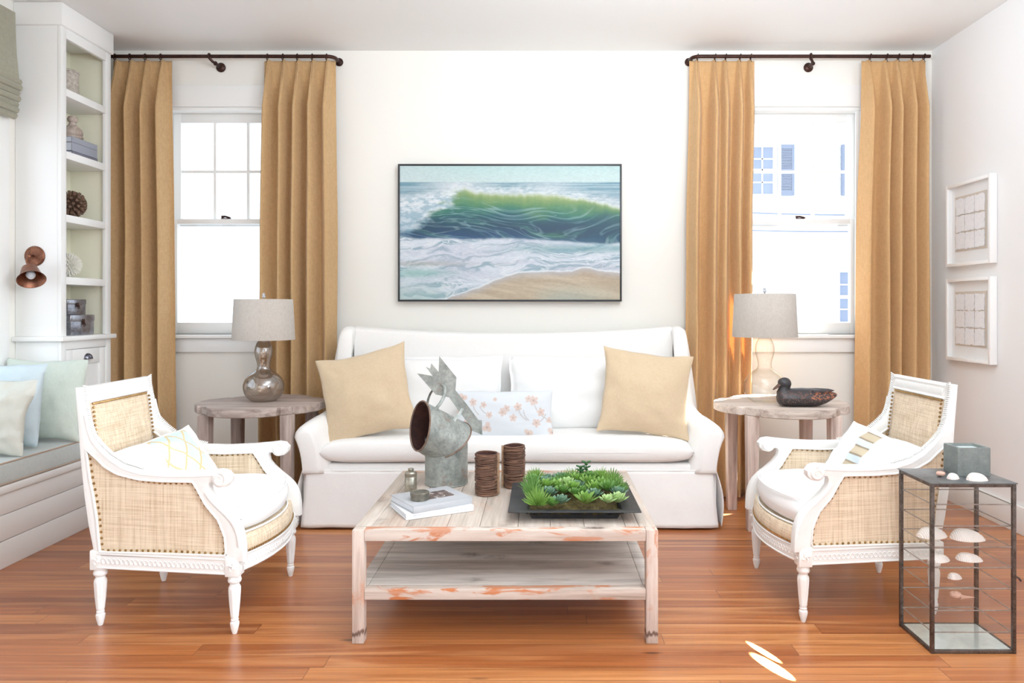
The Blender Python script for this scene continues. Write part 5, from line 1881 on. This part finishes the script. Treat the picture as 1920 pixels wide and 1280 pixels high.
rings = [rect(-.034, .290, 2.71, 3.026, T0), rect(-.046, .302, 2.698, 3.038, RZ - .012), rect(X0, X1, Y0_, Y1_, RZ - .003), rect(X0, X1, Y0_, Y1_, RZ + .001), rect(-.050, .306, 2.700, 3.036, RZ - .006), rect(-.040, .296, 2.708, 3.028, RZ - .026)]
V = grid(bm, rings, cv=True); cap(bm, V[0]); cap(bm, V[-1])
bmesh.ops.recalc_face_normals(bm, faces=bm.faces)
bmesh.ops.bevel(bm, geom=list(bm.edges), offset=.0015, segments=1, affect='EDGES', clamp_overlap=True)
obj('tray', bm, BLACKT, tr, world=True, smooth=25)
bm = B()
rows = [[Vector((lerp(-.055, .312, i / 40), lerp(2.695, 3.036, j / 36), RZ - .022 + .020 * min(1, 4 * min(i / 40, 1 - i / 40, j / 36, 1 - j / 36)) + .010 * nz(i * .45, j * .45) + .006 * nz(i * 1.3, j * 1.3))) for j in range(37)] for i in range(41)]
grid(bm, rows)
obj('moss', bm, MOSS, tr, world=True, smooth=20)


def leafmat(name, c1, c2):
    k = NT(name)
    g = k.noise(sc=70, detail=2)
    k.bsdf(k.mix(g, c1, c2), .45, Subsurface_Weight=0.0)
    return k.m


GREENS = [leafmat('bright_succulent', srgb(138, 178, 76), srgb(82, 132, 48)), leafmat('mid_succulent', srgb(112, 158, 70), srgb(64, 112, 46)), leafmat('pale_rosette', srgb(184, 208, 140), srgb(134, 176, 98)), leafmat('blue_green_rosette', srgb(118, 154, 124), srgb(80, 118, 94)), leafmat('dark_sprig', srgb(46, 104, 44), srgb(28, 72, 32))]


def rosette(bm, c, r, n, wid, up, thick, tip, rings=3):
    """pointed fleshy leaves in a spiral"""
    c = Vector(c)
    for i in range(n):
        f = i / n
        a = i * 2.399963
        el = lerp(.25, 1.35, f ** 1.1) * up
        L = r * lerp(1.0, .55, f) * random.uniform(.92, 1.06)
        d = Vector((math.cos(a) * math.cos(el), math.sin(a) * math.cos(el), math.sin(el)))
        side = Vector((-math.sin(a), math.cos(a), 0))
        nrm = d.cross(side).normalized()
        if nrm.z < 0: nrm = -nrm
        base = c + Vector((0, 0, .004 * f))
        prof = [(0, .45), (.25, .75), (.5, 1.0), (.75, .85 if tip > .5 else .95), (.92, .40), (1.0, .06)]
        rg = []
        for q, w in prof:
            p = base + d * (L * q) + nrm * (L * .18 * q * q)
            ww = wid * L * w * .5
            th = thick * L * (.5 + .5 * w) * (1 - .6 * q)
            rg.append([p + side * ww, p + nrm * th * .35, p - side * ww, p - nrm * th])
        t = bmesh.new(); loft(t, rg); merge(bm, t)


def spiky_clump(bm, c, r, n):
    c = Vector(c)
    for i in range(n):
        zz = 1 - (i + .5) / n
        a = i * 2.399963
        q = math.sqrt(1 - zz * zz)
        d = Vector((q * math.cos(a), q * math.sin(a), zz * 1.0 + .15)).normalized()
        L = r * random.uniform(.85, 1.15)
        p0 = c + d * r * .15
        tube(bm, [p0, c + d * L * .6, c + d * L + Vector((0, 0, L * .12))], lambda w: .0034 * (1 - w * .8), 5, flat=.6)


random.seed(12)
spots = [(-.012, 2.722, .050, 'spike', 0), (.040, 2.715, .034, 'ros', 1), (.075, 2.735, .036, 'ros', 3), (.130, 2.765, .030, 'ros', 1), (.168, 2.722, .046, 'open', 0), (.205, 2.775, .036, 'ros', 3), (.248, 2.722, .036, 'star', 2), (.292, 2.752, .042, 'ros', 2), (.300, 2.80, .038, 'ros', 3),
         (-.030, 2.80, .040, 'spike', 1), (.030, 2.795, .040, 'ros', 3), (.085, 2.805, .036, 'ros', 1), (.125, 2.83, .040, 'ros', 0), (.165, 2.82, .036, 'ros', 1), (.215, 2.845, .044, 'open', 0), (.262, 2.825, .042, 'open', 1), (.305, 2.87, .044, 'spike', 1),
         (-.035, 2.875, .044, 'spike', 1), (.020, 2.865, .042, 'ros', 0), (.065, 2.875, .042, 'open', 0), (.105, 2.90, .040, 'ros', 2), (.15, 2.895, .038, 'ros', 3), (.195, 2.915, .042, 'open', 0), (.245, 2.905, .044, 'open', 0), (.285, 2.935, .044, 'spike', 0),
         (-.030, 2.95, .042, 'ros', 1), (.015, 2.945, .040, 'ros', 3), (.055, 2.955, .040, 'ros', 1), (.10, 2.97, .044, 'spike', 1), (.15, 2.965, .042, 'open', 0), (.205, 2.98, .044, 'open', 1), (.25, 2.985, .046, 'spike', 0), (.298, 3.0, .044, 'spike', 1),
         (-.025, 3.012, .040, 'spike', 0), (.03, 3.012, .038, 'ros', 3), (.085, 3.02, .042, 'ros', 3), (.14, 3.022, .048, 'spike', 0), (.245, 3.025, .042, 'open', 0)]
for x, y, r, kind, gi in spots:
    bm = B()
    z = RZ + .002 + random.uniform(0, .014) + .012 * (y > 2.76)
    r *= 1.12
    if y < 2.76: y -= .012
    if kind == 'spike': spiky_clump(bm, (x, y, z), r * 1.05, 95)
    elif kind == 'ros': rosette(bm, (x, y, z + .008), r * 1.05, 26, .52, 1.0, .16, .6)
    elif kind == 'open': rosette(bm, (x, y, z + .012), r * 1.22, 18, .34, .9, .14, .6)
    else: rosette(bm, (x, y, z + .016), r * 1.05, 15, .50, .85, .14, .6)
    obj('succulent', bm, GREENS[gi], tr, world=True, smooth=50)
bm = B()
for (sx, sy, hh) in ((.185, 3.015, .075), (.162, 3.02, .055)):
    tube(bm, [(sx, sy, RZ), (sx + .004, sy, RZ + .03), (sx + .006, sy, RZ + .03 + hh)], .0022, 6)
    for k in range(7):
        z = RZ + .04 + (hh - .012) * k / 6
        for s in (0, 1):
            a = k * 1.57 + s * PI
            d = Vector((math.cos(a), math.sin(a) * .7, .35)).normalized()
            p = Vector((sx + .005, sy, z))
            t2 = bmesh.new()
            ball(t2, (0, 0, 0), 1, 2, (.0105, .007, .004))
            Mq = Matrix.Translation(p + d * .011) @ d.to_track_quat('X', 'Z').to_matrix().to_4x4()
            bmesh.ops.transform(t2, matrix=Mq, verts=t2.verts); merge(bm, t2)
obj('jade_sprig', bm, GREENS[4], tr, world=True)

# ------------------------------------------------------------------ glass display cabinet
X0, X1, Y0_, Y1_, HZ = 1.3556, 1.652, 2.50, 2.727, .594
gc = thing('display_cabinet', 'small glass display cabinet in a leaded metal frame, right foreground', 'cabinet', ((X0 + X1) / 2, (Y0_ + Y1_) / 2, 0))
WG = dict(parent=gc, world=True)
w = .0125
bm = B()
for x in (X0, X1 - w):
    for y in (Y0_, Y1_ - w): box(bm, x, x + w, y, y + w, 0, HZ - .004, .0015)
for z in (0.0, HZ - w - .003):
    for y in (Y0_ + .001, Y1_ - w + .001): box(bm, X0 + w, X1 - w, y, y + w - .002, z, z + w, .0015)
    for x in (X0 + .001, X1 - w + .001): box(bm, x, x + w - .002, Y0_ + w, Y1_ - w, z, z + w, .0015)
tube(bm, [(X1 - .004, Y0_ - .004, .270), (X1 + .004, Y0_ - .006, .266), (X1 + .012, Y0_ - .004, .256)], .0038, 6)
obj('metal_frame', bm, LEAD, smooth=30, **WG)
bm = B(); box(bm, X0 - .003, X1 + .003, Y0_ - .003, Y1_ + .003, HZ - .0035, HZ, .001)
obj('top_plate', bm, SLATE, label='dull zinc top', **WG)
bm = B(); box(bm, X0 + w, X1 - w, Y0_ + w, Y1_ - w, .006, .0115)
obj('mirror_base', bm, m_metal('clouded_mirror', srgb(228, 236, 230), srgb(200, 208, 202), .15, sc=9, metal=.45), label='clouded mirror base', **WG)
for nm, (a, b, c, d) in (('side_pane', (X0 + .0045, X0 + .007, Y0_ + w - .002, Y1_ - w + .002)), ('side_pane', (X1 - .007, X1 - .0045, Y0_ + w - .002, Y1_ - w + .002)), ('back_pane', (X0 + w - .002, X1 - w + .002, Y1_ - .007, Y1_ - .0045)), ('front_door', (X0 + w - .002, X1 - w + .002, Y0_ + .0045, Y0_ + .007))):
    bm = B()
    if b - a < .01: q = [((a + b) / 2, c, w), ((a + b) / 2, d, w), ((a + b) / 2, d, HZ - w - .003), ((a + b) / 2, c, HZ - w - .003)]
    else: q = [(a, (c + d) / 2, w), (b, (c + d) / 2, w), (b, (c + d) / 2, HZ - w - .003), (a, (c + d) / 2, HZ - w - .003)]
    bm.faces.new([bm.verts.new(p) for p in q])
    obj(nm, bm, GLASSC, **WG)
SZ = [.5196, .4445, .371, .299, .226, .150, .0747]
for z in SZ:
    bm = B(); bm.faces.new([bm.verts.new(p) for p in ((X0 + .0095, Y0_ + .010, z - .001), (X1 - .0095, Y0_ + .010, z - .001), (X1 - .0095, Y1_ - .0085, z - .001), (X0 + .0095, Y1_ - .0085, z - .001))])
    sh = obj('glass_shelf', bm, GLASSC, **WG)
    bm = B()
    for y in (Y0_ + .0095, Y1_ - .0095): tube(bm, [(X0 + .010, y, z - .0025), (X1 - .010, y, z - .0025)], .0022, 6)
    for x in (X0 + .0095, X1 - .0095): tube(bm, [(x, Y0_ + .011, z - .0025), (x, Y1_ - .010, z - .0025)], .0022, 6)
    bmesh.ops.transform(bm, matrix=mat_of(gc).inverted(), verts=bm.verts)
    obj('shelf_edging', bm, EDGE, sh)


def clam(lab, c, w, d, h, rot, tilt=0.0, m=None, group=None, cat='shell'):
    """one valve lying hump up: a ribbed low dome, broad at the lip and drawn to a beak at one side"""
    bm = B()
    n, k = 44, 14
    rows = []
    for i in range(k + 1):
        v = i / k
        row = []
        for q in range(n):
            a = 2 * PI * q / n
            egg = 1 - .16 * math.cos(a)
            rib = 1 + .02 * math.sin(q * PI) * v
            x = (w / 2) * v * math.cos(a) - w * .16 * (1 - v)
            y = (d / 2) * v * math.sin(a) * egg
            z = h * (1 - v ** 2.4) ** .75 + h * .03 * math.sin(v * 38) * v
            row.append(Vector((x, y * rib, z)))
        rows.append(row)
    V = grid(bm, rows, cv=True)
    cap(bm, V[-1])
    bmesh.ops.remove_doubles(bm, verts=bm.verts, dist=1e-6)
    bmesh.ops.recalc_face_normals(bm, faces=bm.faces)
    zmin = min(v.co.z for v in bm.verts)
    o = obj('clam_shell', bm, m or SHELL, smooth=50)
    o.location = (c[0], c[1], c[2] - zmin + .0005); o.rotation_euler = (tilt, 0, rot)
    return tag(o, lab, cat, group)


clam('large white clam shell at the left of the cabinet shelf with two big shells', (1.425, 2.62, SZ[2]), .115, .075, .034, .2)
clam('large white clam shell at the right of the cabinet shelf with two big shells', (1.535, 2.59, SZ[2]), .118, .080, .036, -.15)
clam('pale ribbed shell at the left of the shelf below the big shells', (1.425, 2.575, SZ[3]), .084, .055, .024, .3)
clam('pale ribbed shell at the right of the shelf below the big shells', (1.535, 2.58, SZ[3]), .090, .060, .025, -.2)
clam('small cream shell alone on a glass cabinet shelf above the conch', (1.495, 2.60, SZ[4]), .052, .036, .020, .1)


def snail(name, lab, c, r, m, rot, spire=1.0, tail=0.0):
    bm = B()
    pts = []
    for k in range(60):
        f = k / 59
        a = f * 2 * PI * 2.6
        rr = r * (1 - f) ** 1.1
        pts.append((rr * .62 * math.cos(a), rr * .62 * math.sin(a), r * .5 + f * r * spire))
    tube(bm, pts, lambda w: r * .5 * (1 - w) ** .9 + .0004, 12)
    if tail: tube(bm, [(r * .3, -r * .3, r * .4), (r * 1.3, -r * .5, r * .3), (r * 1.3 + tail, -r * .7, r * .12)], lambda w: r * .42 * (1 - w) + .001, 10)
    o = obj(name, bm, m, smooth=60)
    zm = min(v.co.z for v in o.data.vertices)
    o.location = (c[0], c[1], c[2] - zm + .0005); o.rotation_euler = (0, 0, rot)
    return tag(o, lab, 'shell')


snail('conch_shell', 'small brown conch shell on a low shelf of the glass cabinet', (1.50, 2.60, SZ[5]), .022, SHELLP, .3, .8, .04)
snail('snail_shell', 'small pinkish snail shell on top of the glass cabinet', (1.443, 2.595, HZ), .0165, SHELLP, 1.0, .6)
clam('small white half shell beside the snail shell on the cabinet top', (1.470, 2.565, HZ), .050, .034, .020, .4)
clam('white cockle shell in front of the stone box on the cabinet top', (1.541, 2.542, HZ), .074, .048, .026, .0)
# stone box with wax
t = thing('stone_candle_box', 'square grey stone candle holder on the glass cabinet', 'candle holder', (1.566, 2.648, HZ + .0005), 0)
bm = B()
s = .0595; hh = .102


def rr_(k, z): return [Vector((x * k, y * k * .86, z)) for x, y in resample([(s - .006, -s), (s, -s + .006), (s, s - .006), (s - .006, s), (-s + .006, s), (-s, s - .006), (-s, -s + .006), (-s + .006, -s)], 64)]


loft(bm, [rr_(.985, 0), rr_(1, .003), rr_(1, hh - .004), rr_(.985, hh), rr_(.80, hh), rr_(.79, hh - .003), rr_(.78, hh - .03)])
obj('stone_body', bm, STONE, t, smooth=40)
bm = B(); loft(bm, [rr_(.775, hh - .04), rr_(.775, hh - .010)])
obj('wax', bm, WAX, t)
# ------------------------------------------------------------------ camera, world and lights
cam = bpy.data.cameras.new('camera')
cam.sensor_width = 36; cam.lens = 36 * F / 1920
cam.shift_x = -(CX - 960) / 1920; cam.shift_y = (CY - 640) / 1920
cam.clip_start = .05
co = bpy.data.objects.new('camera', cam); COL.objects.link(co)
co.location = (0, 0, EYE); co.rotation_euler = (PI / 2, 0, 0)
scene.camera = co

wd = bpy.data.worlds.new('sky'); scene.world = wd; wd.use_nodes = True
nt = wd.node_tree
bg = nt.nodes['Background']
tcw = nt.nodes.new('ShaderNodeTexCoord'); sp = nt.nodes.new('ShaderNodeSeparateXYZ'); rp = nt.nodes.new('ShaderNodeValToRGB')
nt.links.new(tcw.outputs['Generated'], sp.inputs[0]); nt.links.new(sp.outputs['Z'], rp.inputs[0])
rp.color_ramp.elements[0].position = 0.0; rp.color_ramp.elements[0].color = (.83, .915, 1.0, 1)
rp.color_ramp.elements[1].position = .8; rp.color_ramp.elements[1].color = (.76, .88, 1.0, 1)
nt.links.new(rp.outputs[0], bg.inputs['Color'])
bg.inputs['Strength'].default_value = 2.7


def sun(name, d, e, ang, c):
    l = bpy.data.lights.new(name, 'SUN'); l.energy = e; l.angle = math.radians(ang); l.color = c
    o = bpy.data.objects.new(name, l); COL.objects.link(o)
    o.rotation_euler = Vector(d).to_track_quat('-Z', 'Y').to_euler(); o.location = -Vector(d) * 6
    return o


def area(name, loc, tgt, sx, sy, e, c):
    l = bpy.data.lights.new(name, 'AREA'); l.shape = 'RECTANGLE'; l.size = sx; l.size_y = sy; l.energy = e; l.color = c
    o = bpy.data.objects.new(name, l); COL.objects.link(o)
    o.location = loc; o.rotation_euler = (Vector(tgt) - Vector(loc)).to_track_quat('-Z', 'Y').to_euler()
    return o


def spot(name, loc, tgt, ang, e, c, size=.01, blend=.05):
    l = bpy.data.lights.new(name, 'SPOT'); l.energy = e; l.color = c; l.spot_size = ang; l.spot_blend = blend; l.shadow_soft_size = size
    o = bpy.data.objects.new(name, l); COL.objects.link(o)
    o.location = loc; o.rotation_euler = (Vector(tgt) - Vector(loc)).to_track_quat('-Z', 'Y').to_euler()
    return o


dS = Vector((.70, .45, 1.0)).normalized()
wc = Vector((1.76, 4.71, 1.28))
spot('sunlight', wc + dS * 9.0, wc, math.radians(5.6), 140000, (1.0, .94, .85), .04, .25)
area('bounce_flash', (.9, .1, 1.9), (.9, .25, 2.9), .9, .9, 190, (.80, .90, 1.0))
area('bounce_flash', (.6, 2.15, 2.25), (.6, 2.35, 2.9), .5, .5, 75, (.80, .90, 1.0))
fb = area('added_fill', (2.45, .45, 1.5), (-2.6, 3.0, .45), 1.2, 1.2, 15, (.84, .92, 1.0))  # added area lamp that lifts the dim window seat and left side
fb.data.spread = math.radians(42)
# two narrow spot lamps added off-frame to throw sun-like slivers on the floor
for k, (px, py, el, e, ds) in enumerate(((.776, 2.414, .24, 2600, 2.75), (.780, 2.512, .18, 1500, 1.7))):
    q = Vector((px, py, 0)); src = q + Vector((.42, -.91, 0)) * ds + Vector((0, 0, ds * math.tan(el)))
    spot('sliver_spot', src, q, math.radians(1.0), e * 45, (1.0, .97, .92), .002, .12)
scene.view_settings.view_transform = 'Standard'
scene.view_settings.look = 'None'
scene.view_settings.exposure = -0.27
scene.view_settings.gamma = 1.12
